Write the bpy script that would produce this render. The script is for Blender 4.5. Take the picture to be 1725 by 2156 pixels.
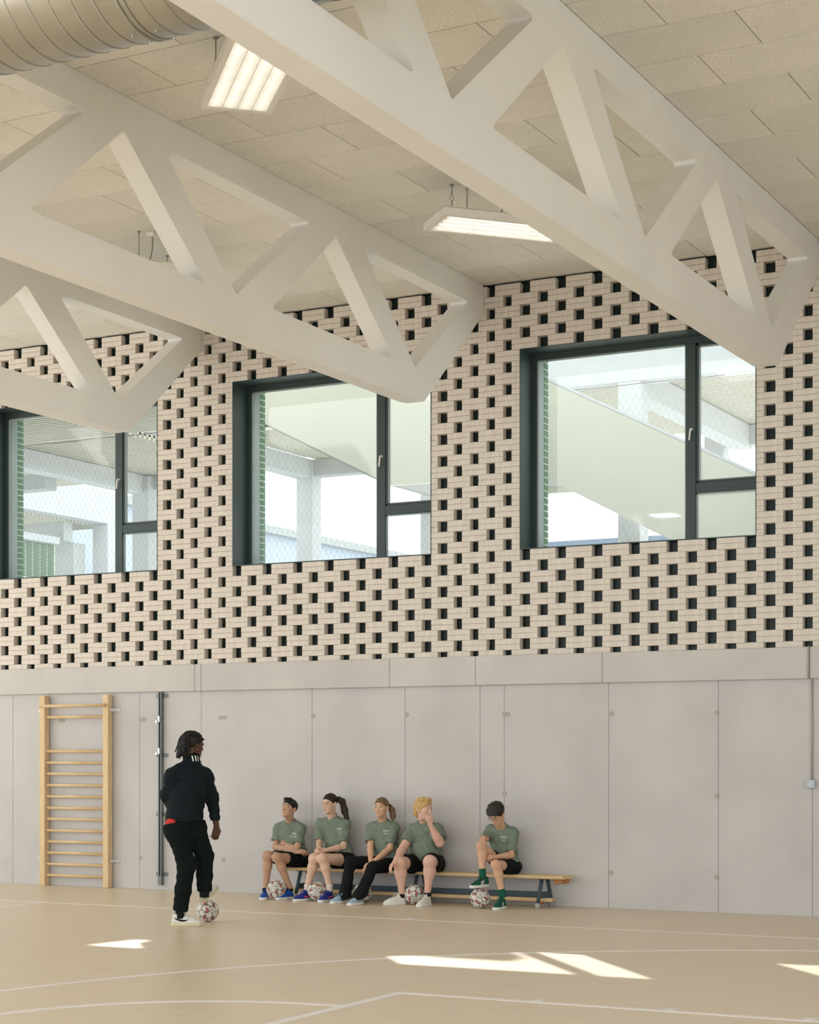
import bpy, bmesh, math, random
import numpy as np
from mathutils import Vector, Matrix
from mathutils.bvhtree import BVHTree

random.seed(7)
R_ = np.random.RandomState(5)
for o in list(bpy.data.objects):
    bpy.data.objects.remove(o)
S = bpy.context.scene
COL = S.collection

# ------------------------------------------------------------------ camera
YAW = math.atan(2037.5 / 3845.0)
cd = bpy.data.cameras.new('camera')
cam = bpy.data.objects.new('camera', cd)
COL.objects.link(cam)
cam.location = (0, -18, 1.6)
cam.rotation_euler = (math.pi / 2, 0, YAW)
cd.sensor_fit = 'HORIZONTAL'
cd.sensor_width = 36
cd.lens = 36 * 3845.0 / 1725.0
cd.shift_y = (1593 - 1078) / 1725.0
cd.clip_end = 400
S.camera = cam

# ------------------------------------------------------------------ light
S.view_settings.view_transform = 'Standard'
S.view_settings.look = 'None'
S.view_settings.gamma = 1
S.view_settings.use_curve_mapping = False
S.view_settings.exposure = 0.09
W = bpy.data.worlds.new('world')
S.world = W
W.use_nodes = True
bg = W.node_tree.nodes['Background']
bg.inputs[0].default_value = (0.90, 0.96, 1.0, 1)
bg.inputs[1].default_value = 2.15
sd = bpy.data.lights.new('sun', 'SUN')
sd.energy = 8.0
sd.angle = math.radians(0.5)
sd.color = (1.0, 0.98, 0.95)
sun = bpy.data.objects.new('sun', sd)
COL.objects.link(sun)
sun.rotation_euler = Vector((0.836, -1.0, -0.969)).to_track_quat('-Z', 'Y').to_euler()
sun.location = (-20, 20, 25)


def area(name, loc, direc, sx, sy, power, color):
    l = bpy.data.lights.new(name, 'AREA')
    l.shape = 'RECTANGLE'
    l.size = sx
    l.size_y = sy
    l.energy = power
    l.color = color
    o = bpy.data.objects.new(name, l)
    COL.objects.link(o)
    o.location = loc
    o.rotation_euler = Vector(direc).to_track_quat('-Z', 'Z').to_euler()
    return o


# added fill light behind the camera, as if from an unseen glazed side
area('back_fill', (-4, -24.5, 3.6), (0, 1, 0), 30, 5.5, 230, (0.86, 0.95, 1.0))
# added light before the blank right-hand wall, brightening the truss sides
area('side_fill', (7.9, -11, 3.9), (-1, 0, 0), 20, 4.6, 1050, (0.88, 0.96, 1.0))
# unseen downlights added behind the view to lift floor and ceiling brightness
for lx, ly in ((-12, -14), (-6, -14), (0, -14), (-9, -20), (-2, -20), (4, -17)):
    area('ceiling_fill', (lx, ly, 6.2), (0, 0, -1), 0.5, 1.3, 60, (0.90, 0.96, 1.0))


# ------------------------------------------------------------------ materials
def lin(c):
    return tuple((v / 255 / 12.92) if v / 255 <= 0.04045 else ((v / 255 + 0.055) / 1.055) ** 2.4 for v in c[:3])


def mat(name, c, rough=0.6, metal=0.0, var=0.06, scale=6.0, bump=0.0, bscale=60.0, spec=0.3, c2=None, stretch=None, emis=0.0, alpha=None):
    m = bpy.data.materials.new(name)
    m.use_nodes = True
    nt = m.node_tree
    b = nt.nodes['Principled BSDF']
    b.inputs['Roughness'].default_value = rough
    b.inputs['Metallic'].default_value = metal
    b.inputs['Specular IOR Level'].default_value = spec
    a = lin(c)
    if c2 is None:
        hi = [min(1, v * (1 + var)) for v in a]
        lo = [v * (1 - var) for v in a]
    else:
        lo, hi = a, lin(c2)
    tc = nt.nodes.new('ShaderNodeTexCoord')
    src = tc.outputs['Object']
    if stretch:
        mp = nt.nodes.new('ShaderNodeMapping')
        mp.inputs['Scale'].default_value = stretch
        nt.links.new(src, mp.inputs['Vector'])
        src = mp.outputs['Vector']
    n = nt.nodes.new('ShaderNodeTexNoise')
    n.inputs['Scale'].default_value = scale
    n.inputs['Detail'].default_value = 5
    nt.links.new(src, n.inputs['Vector'])
    r = nt.nodes.new('ShaderNodeValToRGB')
    r.color_ramp.elements[0].position = 0.3
    r.color_ramp.elements[1].position = 0.7
    r.color_ramp.elements[0].color = (*lo, 1)
    r.color_ramp.elements[1].color = (*hi, 1)
    nt.links.new(n.outputs['Fac'], r.inputs['Fac'])
    nt.links.new(r.outputs['Color'], b.inputs['Base Color'])
    if bump:
        n2 = nt.nodes.new('ShaderNodeTexNoise')
        n2.inputs['Scale'].default_value = bscale
        n2.inputs['Detail'].default_value = 3
        nt.links.new(src, n2.inputs['Vector'])
        bp = nt.nodes.new('ShaderNodeBump')
        bp.inputs['Strength'].default_value = bump
        bp.inputs['Distance'].default_value = 0.01
        nt.links.new(n2.outputs['Fac'], bp.inputs['Height'])
        nt.links.new(bp.outputs['Normal'], b.inputs['Normal'])
    if emis:
        b.inputs['Emission Color'].default_value = (1, 0.99, 0.97, 1)
        b.inputs['Emission Strength'].default_value = emis
    return m


def concrete(name, c, var=0.07):
    """cast concrete: broad cloudy tint plus small dark pores"""
    m = mat(name, c, rough=0.75, var=var, scale=1.3, bump=0.05, bscale=50)
    nt = m.node_tree
    b = nt.nodes['Principled BSDF']
    ramp = [x for x in nt.nodes if x.type == 'VALTORGB'][0]
    tc = [x for x in nt.nodes if x.type == 'TEX_COORD'][0]
    v = nt.nodes.new('ShaderNodeTexVoronoi')
    v.inputs['Scale'].default_value = 12
    nt.links.new(tc.outputs['Object'], v.inputs['Vector'])
    n = nt.nodes.new('ShaderNodeTexNoise')
    n.inputs['Scale'].default_value = 2.5
    nt.links.new(tc.outputs['Object'], n.inputs['Vector'])
    mm = nt.nodes.new('ShaderNodeMath')
    mm.operation = 'MULTIPLY'
    mm.inputs[1].default_value = 0.07
    nt.links.new(n.outputs['Fac'], mm.inputs[0])
    lt = nt.nodes.new('ShaderNodeMath')
    lt.operation = 'LESS_THAN'
    nt.links.new(v.outputs['Distance'], lt.inputs[0])
    nt.links.new(mm.outputs[0], lt.inputs[1])
    mx = nt.nodes.new('ShaderNodeMixRGB')
    mx.blend_type = 'MULTIPLY'
    mx.inputs[2].default_value = (0.72, 0.70, 0.67, 1)
    nt.links.new(lt.outputs[0], mx.inputs[0])
    nt.links.new(ramp.outputs['Color'], mx.inputs[1])
    nt.links.new(mx.outputs[0], b.inputs['Base Color'])
    return m


def wood_wool(name):
    m = mat(name, (222, 215, 200), rough=0.95, c2=(250, 246, 238), scale=95, bump=0.6, bscale=120, spec=0.1)
    nt = m.node_tree
    b = nt.nodes['Principled BSDF']
    ramp = [x for x in nt.nodes if x.type == 'VALTORGB'][0]
    tc = [x for x in nt.nodes if x.type == 'TEX_COORD'][0]
    n = nt.nodes.new('ShaderNodeTexNoise')
    n.inputs['Scale'].default_value = 1.6
    nt.links.new(tc.outputs['Object'], n.inputs['Vector'])
    oi = nt.nodes.new('ShaderNodeObjectInfo')
    ad = nt.nodes.new('ShaderNodeMath')
    ad.operation = 'MULTIPLY_ADD'
    ad.inputs[1].default_value = 0.35
    nt.links.new(oi.outputs['Random'], ad.inputs[0])
    nt.links.new(n.outputs['Fac'], ad.inputs[2])
    mr = nt.nodes.new('ShaderNodeMapRange')
    mr.inputs[1].default_value = 0.3
    mr.inputs[2].default_value = 1.0
    mr.inputs[3].default_value = 0.90
    mr.inputs[4].default_value = 1.06
    nt.links.new(ad.outputs[0], mr.inputs[0])
    mx = nt.nodes.new('ShaderNodeVectorMath')
    mx.operation = 'SCALE'
    nt.links.new(ramp.outputs['Color'], mx.inputs[0])
    nt.links.new(mr.outputs[0], mx.inputs['Scale'])
    nt.links.new(mx.outputs[0], b.inputs['Base Color'])
    return m


def glass_mat():
    m = bpy.data.materials.new('window_glass')
    m.use_nodes = True
    nt = m.node_tree
    nt.nodes.clear()
    out = nt.nodes.new('ShaderNodeOutputMaterial')
    mx = nt.nodes.new('ShaderNodeMixShader')
    t = nt.nodes.new('ShaderNodeBsdfTransparent')
    t.inputs[0].default_value = (0.97, 0.985, 0.97, 1)
    g = nt.nodes.new('ShaderNodeBsdfGlossy')
    g.inputs['Roughness'].default_value = 0.02
    fr = nt.nodes.new('ShaderNodeFresnel')
    fr.inputs[0].default_value = 1.45
    ge = nt.nodes.new('ShaderNodeNewGeometry')
    sub = nt.nodes.new('ShaderNodeMath')
    sub.operation = 'SUBTRACT'
    sub.use_clamp = True
    nt.links.new(fr.outputs[0], sub.inputs[0])
    nt.links.new(ge.outputs['Backfacing'], sub.inputs[1])
    nt.links.new(sub.outputs[0], mx.inputs[0])
    nt.links.new(t.outputs[0], mx.inputs[1])
    nt.links.new(g.outputs[0], mx.inputs[2])
    veil = nt.nodes.new('ShaderNodeBsdfTranslucent')  # outdoor glare haze put into the panes as a faint translucent layer
    veil.inputs[0].default_value = (0.95, 0.97, 0.98, 1)
    veil_mix = nt.nodes.new('ShaderNodeMixShader')
    veil_mix.inputs[0].default_value = 0.045
    nt.links.new(mx.outputs[0], veil_mix.inputs[1])
    nt.links.new(veil.outputs[0], veil_mix.inputs[2])
    nt.links.new(veil_mix.outputs[0], out.inputs[0])
    return m


M = {}
M['truss'] = mat('cream_painted_concrete', (236, 232, 225), rough=0.55, var=0.025, scale=1.5, bump=0.015, bscale=30)
M['concrete'] = concrete('cast_concrete', (199, 195, 193))
M['tie'] = mat('tie_hole_concrete', (180, 172, 162), rough=0.85, var=0.1)
M['ledge'] = concrete('cast_concrete_beam', (200, 195, 189))
M['floor'] = mat('sports_linoleum', (219, 203, 178), rough=0.36, var=0.05, scale=2.2, spec=0.35, stretch=(1.0, 7.0, 1.0))
M['line'] = mat('white_line_paint', (236, 230, 226), rough=0.4, var=0.02)
M['brick'] = mat('pale_brick', (214, 203, 190), rough=0.85, c2=(228, 218, 207), scale=9, bump=0.25, bscale=60, stretch=(3.0, 1.0, 0.6), spec=0.15)
M['dark'] = mat('dark_backing', (26, 40, 38), rough=0.35, var=0.15, scale=2)
M['joint'] = mat('joint_backing', (150, 140, 126), rough=0.95, var=0.1)  # backing tone seen in the open panel joints
M['ceiljoint'] = mat('ceiling_joint', (96, 82, 62), rough=0.95, var=0.1)
M['ceil'] = wood_wool('wood_wool_board')
M['frame'] = mat('dark_green_grey_metal', (52, 66, 64), rough=0.38, var=0.05, spec=0.5)
M['seal'] = mat('pale_window_seal', (150, 160, 158), rough=0.5)
M['glass'] = glass_mat()
M['steel'] = mat('brushed_steel', (205, 203, 198), rough=0.3, metal=0.9, var=0.05)
M['duct'] = mat('galvanised_steel', (178, 176, 168), rough=0.30, metal=0.95, var=0.10, scale=3, bump=0.02, bscale=8)
M['white'] = mat('white_enamel', (236, 231, 222), rough=0.4, var=0.02)
M['tube'] = mat('lit_tube', (255, 250, 240), emis=3.2)
M['reflector'] = mat('lamp_reflector', (150, 142, 130), rough=0.35, emis=0.05)
M['louvre'] = mat('lamp_louvre', (235, 230, 222), rough=0.35)
M['wire'] = mat('zinc_wire', (150, 152, 148), rough=0.4, metal=0.6)
M['cable'] = mat('grey_cable', (120, 112, 104), rough=0.6)
M['pine'] = mat('varnished_pine', (208, 174, 124), rough=0.42, c2=(228, 202, 160), scale=5, stretch=(1.0, 6.0, 14.0))
M['pinev'] = mat('varnished_pine_upright', (208, 176, 130), rough=0.42, c2=(230, 206, 166), scale=5, stretch=(14.0, 6.0, 0.9))
M['pinedark'] = mat('reddish_wood_block', (178, 118, 70), rough=0.5, var=0.15, scale=8)
M['benchsteel'] = mat('slate_blue_steel', (66, 82, 92), rough=0.4, var=0.04)
M['rubber'] = mat('pale_grey_rubber', (172, 172, 168), rough=0.7)
M['rail'] = mat('rail_steel', (120, 124, 122), rough=0.4, metal=0.6)
M['railgap'] = mat('rail_slot', (38, 48, 48), rough=0.6)
M['conduit'] = mat('grey_conduit', (170, 164, 156), rough=0.6)
M['plastic'] = mat('pale_grey_plastic', (196, 200, 200), rough=0.5, var=0.02)
M['outwhite'] = mat('white_precast', (202, 204, 206), rough=0.8, var=0.03)
M['outgrey'] = mat('grey_precast', (184, 187, 184), rough=0.8, var=0.05)
M['stair'] = mat('pale_green_panel', (238, 238, 218), rough=0.6, var=0.015, scale=0.8)
M['deck'] = mat('corrugated_soffit', (210, 206, 190), rough=0.7, var=0.04)
M['greenbrick'] = mat('green_glazed_brick', (72, 112, 76), rough=0.35, var=0.25, scale=4)
M['mortar'] = mat('white_mortar', (206, 208, 196), rough=0.9)
M['bluewall'] = mat('bluish_render', (196, 205, 219), rough=0.85, var=0.02)
M['slate'] = mat('slate_roof', (128, 140, 158), rough=0.8, var=0.15, scale=9)
M['net'] = mat('net_wire', (136, 140, 136), rough=0.5)


# ------------------------------------------------------------------ builders
WLOC = {}


class MB:
    """collects shapes in world coordinates, links them as one mesh object"""

    def __init__(self):
        self.v, self.f, self.mi = [], [], []
        self.m = 0

    def add(self, vs, fs):
        k = len(self.v)
        self.v += [tuple(map(float, p)) for p in vs]
        for q in fs:
            self.f.append(tuple(i + k for i in q))
            self.mi.append(self.m)
        return self

    def box(self, x0, x1, y0, y1, z0, z1):
        vs = [(x, y, z) for x in (x0, x1) for y in (y0, y1) for z in (z0, z1)]
        return self.add(vs, [(0, 1, 3, 2), (4, 6, 7, 5), (0, 4, 5, 1), (2, 3, 7, 6), (0, 2, 6, 4), (1, 5, 7, 3)])

    def cbox(self, x0, x1, y0, y1, z0, z1, b):
        """box with all edges chamfered by b"""
        vs, idx = [], {}
        c = ((x0, x1), (y0, y1), (z0, z1))
        for sx in (0, 1):
            for sy in (0, 1):
                for sz in (0, 1):
                    s = (sx, sy, sz)
                    for a in range(3):
                        p = [c[k][s[k]] + (0 if k == a else (b if s[k] == 0 else -b)) for k in range(3)]
                        idx[(s, a)] = len(vs)
                        vs.append(p)
        fs = []
        for a in range(3):
            u, w = (a + 1) % 3, (a + 2) % 3
            for sa in (0, 1):
                q = []
                for su, sw in ((0, 0), (1, 0), (1, 1), (0, 1)):
                    s = [0, 0, 0]
                    s[a], s[u], s[w] = sa, su, sw
                    q.append(idx[(tuple(s), a)])
                fs.append(tuple(q) if sa else tuple(q[::-1]))
            for su in (0, 1):
                for sw in (0, 1):
                    s0, s1 = [0, 0, 0], [0, 0, 0]
                    s0[u] = s1[u] = su
                    s0[w] = s1[w] = sw
                    s1[a] = 1
                    s0, s1 = tuple(s0), tuple(s1)
                    fs.append((idx[(s0, u)], idx[(s1, u)], idx[(s1, w)], idx[(s0, w)]))
        for sx in (0, 1):
            for sy in (0, 1):
                for sz in (0, 1):
                    s = (sx, sy, sz)
                    fs.append((idx[(s, 0)], idx[(s, 1)], idx[(s, 2)]))
        return self.add(vs, fs)

    def tube(self, pts, r, n=8, r1=None, closed=False, cap=True):
        pts = [Vector(p) for p in pts]
        k = len(pts)
        rs = [r if r1 is None else r + (r1 - r) * i / max(1, k - 1) for i in range(k)] if not isinstance(r, (list, tuple)) else list(r)
        t0 = (pts[1] - pts[0]).normalized()
        up = Vector((0, 0, 1)) if abs(t0.z) < 0.9 else Vector((1, 0, 0))
        nrm = t0.cross(up).normalized()
        vs = []
        for i, p in enumerate(pts):
            if closed:
                t = (pts[(i + 1) % k] - pts[i - 1]).normalized()
            else:
                t = (pts[min(i + 1, k - 1)] - pts[max(i - 1, 0)]).normalized()
            nrm = (nrm - t * nrm.dot(t)).normalized()
            bn = t.cross(nrm)
            for j in range(n):
                a = 2 * math.pi * j / n
                vs.append(p + nrm * math.cos(a) * rs[i] + bn * math.sin(a) * rs[i])
        fs = []
        for i in range(k if closed else k - 1):
            i2 = (i + 1) % k
            for j in range(n):
                j2 = (j + 1) % n
                fs.append((i * n + j, i * n + j2, i2 * n + j2, i2 * n + j))
        if cap and not closed:
            fs.append(tuple(range(n))[::-1])
            fs.append(tuple((k - 1) * n + j for j in range(n)))
        return self.add(vs, fs)

    def prism(self, poly, d0, d1, fn):
        """poly of 2D points extruded from d0 to d1; fn maps (a, b, d) to a point"""
        n = len(poly)
        vs = [fn(a, b, d0) for a, b in poly] + [fn(a, b, d1) for a, b in poly]
        fs = [tuple(range(n)), tuple(range(2 * n - 1, n - 1, -1))]
        for i in range(n):
            j = (i + 1) % n
            fs.append((i, i + n, j + n, j))
        return self.add(vs, fs)

    def quad(self, a, b, c, d):
        return self.add([a, b, c, d], [(0, 1, 2, 3)])

    def mesh(self, name, mats, loc=(0, 0, 0), smooth=False):
        me = bpy.data.meshes.new(name)
        L = Vector(loc)
        me.from_pydata([tuple(Vector(p) - L) for p in self.v], [], self.f)
        if not isinstance(mats, (list, tuple)):
            mats = [mats]
        for m in mats:
            me.materials.append(m)
        if len(mats) > 1:
            me.polygons.foreach_set('material_index', self.mi)
        if smooth:
            me.polygons.foreach_set('use_smooth', [True] * len(me.polygons))
        bm = bmesh.new()
        bm.from_mesh(me)
        bmesh.ops.recalc_face_normals(bm, faces=bm.faces)
        bm.to_mesh(me)
        bm.free()
        me.update()
        return me

    def build(self, name, mats, parent=None, loc=None, smooth=False):
        L = Vector(loc) if loc is not None else (WLOC[parent.name] if parent else Vector((0, 0, 0)))
        return link(name, self.mesh(name, mats, L, smooth), parent, L)


def link(name, me, parent=None, wloc=(0, 0, 0)):
    o = bpy.data.objects.new(name, me)
    COL.objects.link(o)
    w = Vector(wloc)
    if parent:
        o.parent = parent
        o.location = w - WLOC[parent.name]
    else:
        o.location = w
    WLOC[o.name] = w
    return o


def tag(o, label, cat, group=None):
    o['label'] = label
    o['category'] = cat
    if group:
        o['group'] = group
    return o


def thing(name, label, cat, loc, group=None):
    return tag(link(name, None, None, loc), label, cat, group)


def struct(o):
    o['kind'] = 'structure'
    return o


def stuff(o):
    o['kind'] = 'stuff'
    return o


# ------------------------------------------------------------------ floor
H = 6.75
floor = struct(MB().box(-21, 8, -25, 0.6, -0.2, 0).build('floor', M['floor']))


def strip(pts, w, zh):
    b = MB()
    pts = [Vector((p[0], p[1], 0)) for p in pts]
    L, Rr = [], []
    for i, p in enumerate(pts):
        t = (pts[min(i + 1, len(pts) - 1)] - pts[max(i - 1, 0)]).normalized()
        n = Vector((-t.y, t.x, 0)) * w / 2
        L.append(p + n)
        Rr.append(p - n)
    for i in range(len(pts) - 1):
        z = Vector((0, 0, zh))
        b.add([L[i], Rr[i], Rr[i + 1], L[i + 1], L[i] + z, Rr[i] + z, Rr[i + 1] + z, L[i + 1] + z],
              [(4, 5, 6, 7), (0, 3, 2, 1), (0, 4, 7, 3), (1, 2, 6, 5), (0, 1, 5, 4), (2, 3, 7, 6)])
    return b


def arc(c, r, a0, a1, n=48):
    return [(c[0] + r * math.cos(math.radians(a0 + (a1 - a0) * i / n)), c[1] + r * math.sin(math.radians(a0 + (a1 - a0) * i / n))) for i in range(n + 1)]


for li, (pts, w) in enumerate([([(-20, -2.16), (-2, -2.16)], 0.05), ([(-12.93, -2.12), (-12.93, -7)], 0.05),
               ([(-8.42, -2.13), (-8.42, -2.0)], 0.05),
               (arc((-1.53, -9.53), 6.885, 180, 80), 0.05), (arc((-5.968, -9.47), 1.616, 180, 86.5), 0.05),
               ([(-5.85, -7.075), (-5.85, -11)], 0.05), ([(-5.875, -7.1), (3, -7.1)], 0.05),
               ([(-4.86, -7.08), (-4.86, -6.99)], 0.05), ([(-3.95, -7.08), (-3.95, -6.99)], 0.05), ([(-3.05, -7.08), (-3.05, -6.99)], 0.05)]):
    strip(pts, w * 1.35, 0.0010 + 0.00025 * li).build('court_line', M['line'], floor)

# ------------------------------------------------------------------ ceiling
BAY = 3.706
TX = [-4.918 - BAY * i for i in range(4)]          # right-hand faces of the trusses
ceil = struct(MB().box(-21, 8, -25, 0.6, H + 0.03, H + 0.25).build('ceiling', M['ceiljoint']))
WP = 0.6475
ceil_cache = {}


def ceil_board(x0, x1, y0, y1):
    g = 0.007
    w, d = round(x1 - x0 - g, 3), round(y1 - y0 - 0.013, 3)
    if (w, d) not in ceil_cache:
        b = MB()
        b.cbox(-w / 2, w / 2, -d / 2, d / 2, H, H + 0.029, 0.004)
        ceil_cache[(w, d)] = b.mesh('ceiling_panel', M['ceil'])
    link('ceiling_panel', ceil_cache[(w, d)], ceil, ((x0 + x1) / 2, (y0 + y1) / 2, 0))


rows = [0.06, -0.618] + [-0.618 - WP * k for k in range(1, 26)]
big = MB()
for k in range(len(rows) - 1):
    y1, y0 = rows[k], rows[k + 1]
    even = k % 2 == 0
    bays = [(TX[0], -1.1, [-3.925 if even else -4.415, -1.89 if even else -2.38]),
            (TX[1], TX[0], [-8.145, -6.10] if even else [-7.63, -5.593]),
            (TX[2], TX[1], [-9.29, -10.345] if even else [-9.85, -11.4]),
            (TX[3], TX[2], [-13.3, -14.9] if even else [-13.8, -15.4])]
    for bx0, bx1, js in bays:
        xs = sorted([bx0, bx1] + js)
        for a, c in zip(xs[:-1], xs[1:]):
            if y1 > -10.6 and k < 17:
                ceil_board(a, c, y0, y1)
            else:
                big.box(a + 0.003, c - 0.003, y0 + 0.003, y1 - 0.003, H, H + 0.029)
big.box(-21, TX[3] - 0.01, -25, 0.06, H, H + 0.029)
big.box(-1.09, 8, -25, 0.06, H, H + 0.029)
stuff(big.build('ceiling_panel', M['ceil'], ceil))
# screw washers beside the joints
for k in range(1, 12):
    for x in (-4.6, -4.25, -3.75, -3.4, -7.4, -7.85, -5.8, -5.35):
        y = rows[k] + (0.05 if (k + int(x * 10)) % 2 else -0.05)
        MB().tube([(x, y, H - 0.004), (x, y, H + 0.001)], 0.014, 8).build('screw_washer', M['white'], ceil)

# ------------------------------------------------------------------ wall
CR, Z0 = 0.1203, 2.757
WB, WT = 3.843, 6.006
WL = [-8.189 - BAY * i for i in range(3)]
WW = 2.628
wall = struct(MB().box(-21, 8, 0.02, 0.6, -0.05, 2.36).build('wall_back', M['joint']))
core = MB()
xs = [-21] + sum([[w, w + WW] for w in sorted(WL)], []) + [8]
core.box(-21, 8, 0.095, 0.58, 2.36, WB - 0.01)
core.box(-21, 8, 0.095, 0.58, WT + 0.01, H + 0.25)
for a, c in zip(xs[0::2], xs[1::2]):
    core.box(a, c, 0.095, 0.58, WB - 0.01, WT + 0.01)
core.build('dark_backing', M['dark'], wall)
# cast panels below the beam, joints recessed
jx = [-16.4, -15.2, -13.237, -12.337, -10.806, -9.595, -8.666, -8.374, -7.161, -5.959, -4.983, -3.6, -1.2]
for a, c in zip(jx[:-1], jx[1:]):
    MB().cbox(a + 0.0018, c - 0.0018, 0.0, 0.019, 0.0, 2.379, 0.0025).build('concrete_panel', M['concrete'], wall)
MB().box(-21, -16.4, 0, 0.019, 0, 2.379).build('concrete_panel', M['concrete'], wall)
MB().box(-1.2, 8, 0, 0.019, 0, 2.379).build('concrete_panel', M['concrete'], wall)
lx = [-16.6, -12.404, -12.316, -9.772, -8.703, -7.218, -5.004, -2.4]
for a, c in zip(lx[:-1], lx[1:]):
    MB().cbox(a + 0.0018, c - 0.0018, -0.04, 0.094, 2.379, 2.697, 0.005).build('beam_segment', M['ledge'], wall)
MB().box(-21, -16.6, -0.04, 0.094, 2.379, 2.697).build('beam_segment', M['ledge'], wall)
MB().box(-2.4, 8, -0.04, 0.094, 2.379, 2.697).build('beam_segment', M['ledge'], wall)
tie = None
for x, z in [(-13.223, 2.048), (-13.223, 0.376), (-12.0, 2.059), (-12.02, 0.382), (-10.787, 2.069), (-8.374, 2.059), (-7.128, 2.05), (-5.974, 2.047),
             (-5.974, 1.191), (-5.974, 0.365), (-7.134, 0.374), (-9.571, 2.067), (-14.438, 2.048), (-14.40, 2.048), (-12.06, 2.059), (-8.33, 2.059), (-13.17, 2.048),
             (-9.55, 0.38), (-10.78, 0.38), (-8.37, 1.2)]:
    if tie is None:
        b = MB()
        b.tube([(0.024 * math.cos(t * math.pi / 8), -0.001, 0.024 * math.sin(t * math.pi / 8)) for t in range(16)], 0.0035, 5, closed=True)
        b.tube([(0, 0.002, 0), (0, -0.002, 0)], 0.017, 12)
        tie = b.mesh('tie_hole', M['tie'])
    link('tie_hole', tie, wall, (x, 0, z))

struct(MB().box(8, 8.3, -25, 0.6, -0.2, H + 0.25).build('wall_right', M['concrete']))

# --- perforated brickwork: each course is two thin bricks, gaps between
BH, BG, BD = 0.0555, 0.0062, 0.088
cells_e = []                     # left edges of the gaps, even courses, with gap width
x = WL[2] - 2 * BAY
lat = []
for bay in range(7):
    w0 = WL[2] + (bay - 1) * BAY
    e = [w0 + 0.418 * k for k in range(7)]
    step = (w0 + BAY - e[6]) / 3
    e += [e[6] + step, e[6] + 2 * step]
    for k, q in enumerate(e):
        nxt = e[k + 1] if k < 8 else w0 + BAY
        lat.append((q, 0.12 if k <= 6 else nxt - q - 0.298, nxt))
even_b = [(q + h, nx) for q, h, nx in lat]
mids = [(a + c) / 2 for a, c in even_b]
odd_b = []
for i in range(len(mids) - 1):
    ga = lat[i][1] / 2
    gb = lat[i + 1][1] / 2
    odd_b.append((mids[i] + ga, mids[i + 1] - gb))
bricks = []


def clip(a, c, z0, z1):
    out = [(a, c)]
    for w in WL:
        if z1 > WB + 0.01 and z0 < WT - 0.01:
            nxt = []
            for p, q in out:
                if q <= w or p >= w + WW:
                    nxt.append((p, q))
                    continue
                if p < w - 0.03:
                    nxt.append((p, w))
                if q > w + WW + 0.03:
                    nxt.append((w + WW, q))
            out = nxt
    return out


for course in range(-1, 33):
    zb = Z0 + course * CR
    par = even_b if course % 2 == 0 else odd_b
    for half in (0, 1):
        if course == -1 and half == 0:
            continue
        z = zb + half * (BH + BG)
        for a, c in par:
            if c < -16.6 or a > -1.2:
                continue
            for p, q in clip(a, c, z, z + BH):
                bricks.append((p, q, z))
F_ = np.array([-math.sin(YAW), math.cos(YAW)])
Rt = np.array([math.cos(YAW), math.sin(YAW)])


def px(x, z):
    d = np.array([x, 18.0])
    k = d @ F_
    return 862.5 + 3845 * (d @ Rt) / k, 1593 - 3845 * (z - 1.6) / k


bricks.sort(key=lambda t: -t[0])
brick_cache = {}
rest = MB()
cnt = 0


def brick_shape(b, x0, x1, y0, z0):
    e = 0.0025
    x1 -= 0.0
    vs = [(x0 + e, y0, z0 + e), (x1 - e, y0, z0 + e), (x1 - e, y0, z0 + BH - e), (x0 + e, y0, z0 + BH - e),
          (x0, y0 + e, z0), (x1, y0 + e, z0), (x1, y0 + e, z0 + BH), (x0, y0 + e, z0 + BH),
          (x0, y0 + BD, z0), (x1, y0 + BD, z0), (x1, y0 + BD, z0 + BH), (x0, y0 + BD, z0 + BH)]
    fs = [(0, 1, 2, 3), (0, 4, 5, 1), (1, 5, 6, 2), (2, 6, 7, 3), (3, 7, 4, 0), (4, 8, 9, 5), (5, 9, 10, 6), (6, 10, 11, 7), (7, 11, 8, 4), (8, 11, 10, 9)]
    b.add(vs, fs)
    k = 0.011
    vs = [(x0 + .001, y0 + k, z0 + BH), (x1 - .001, y0 + k, z0 + BH), (x1 - .001, y0 + k, z0 + BH + BG), (x0 + .001, y0 + k, z0 + BH + BG),
          (x0 + .001, y0 + BD - .004, z0 + BH), (x1 - .001, y0 + BD - .004, z0 + BH), (x1 - .001, y0 + BD - .004, z0 + BH + BG), (x0 + .001, y0 + BD - .004, z0 + BH + BG)]
    b.add(vs, [(0, 1, 2, 3), (0, 3, 7, 4), (1, 5, 6, 2), (4, 7, 6, 5)])


for p, q, z in bricks:
    u, v = px((p + q) / 2, z)
    jit = R_.uniform(-0.0018, 0.0018)
    if cnt < 300 and -20 < u < 1745:
        w = round(q - p, 4)
        if w not in brick_cache:
            b = MB()
            brick_shape(b, -w / 2, w / 2, 0, 0)
            brick_cache[w] = b.mesh('brick', M['brick'])
        link('brick', brick_cache[w], wall, ((p + q) / 2, jit, z))
        cnt += 1
    else:
        brick_shape(rest, p, q, jit, z)
stuff(rest.build('brickwork', M['brick'], wall))
# plain courses outside the view
MB().box(-21, -16.62, 0, 0.09, 2.70, 6.73).build('plain_brickwork', M['brick'], wall)
MB().box(-0.95, 8, 0, 0.09, 2.70, 6.73).build('plain_brickwork', M['brick'], wall)

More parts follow.
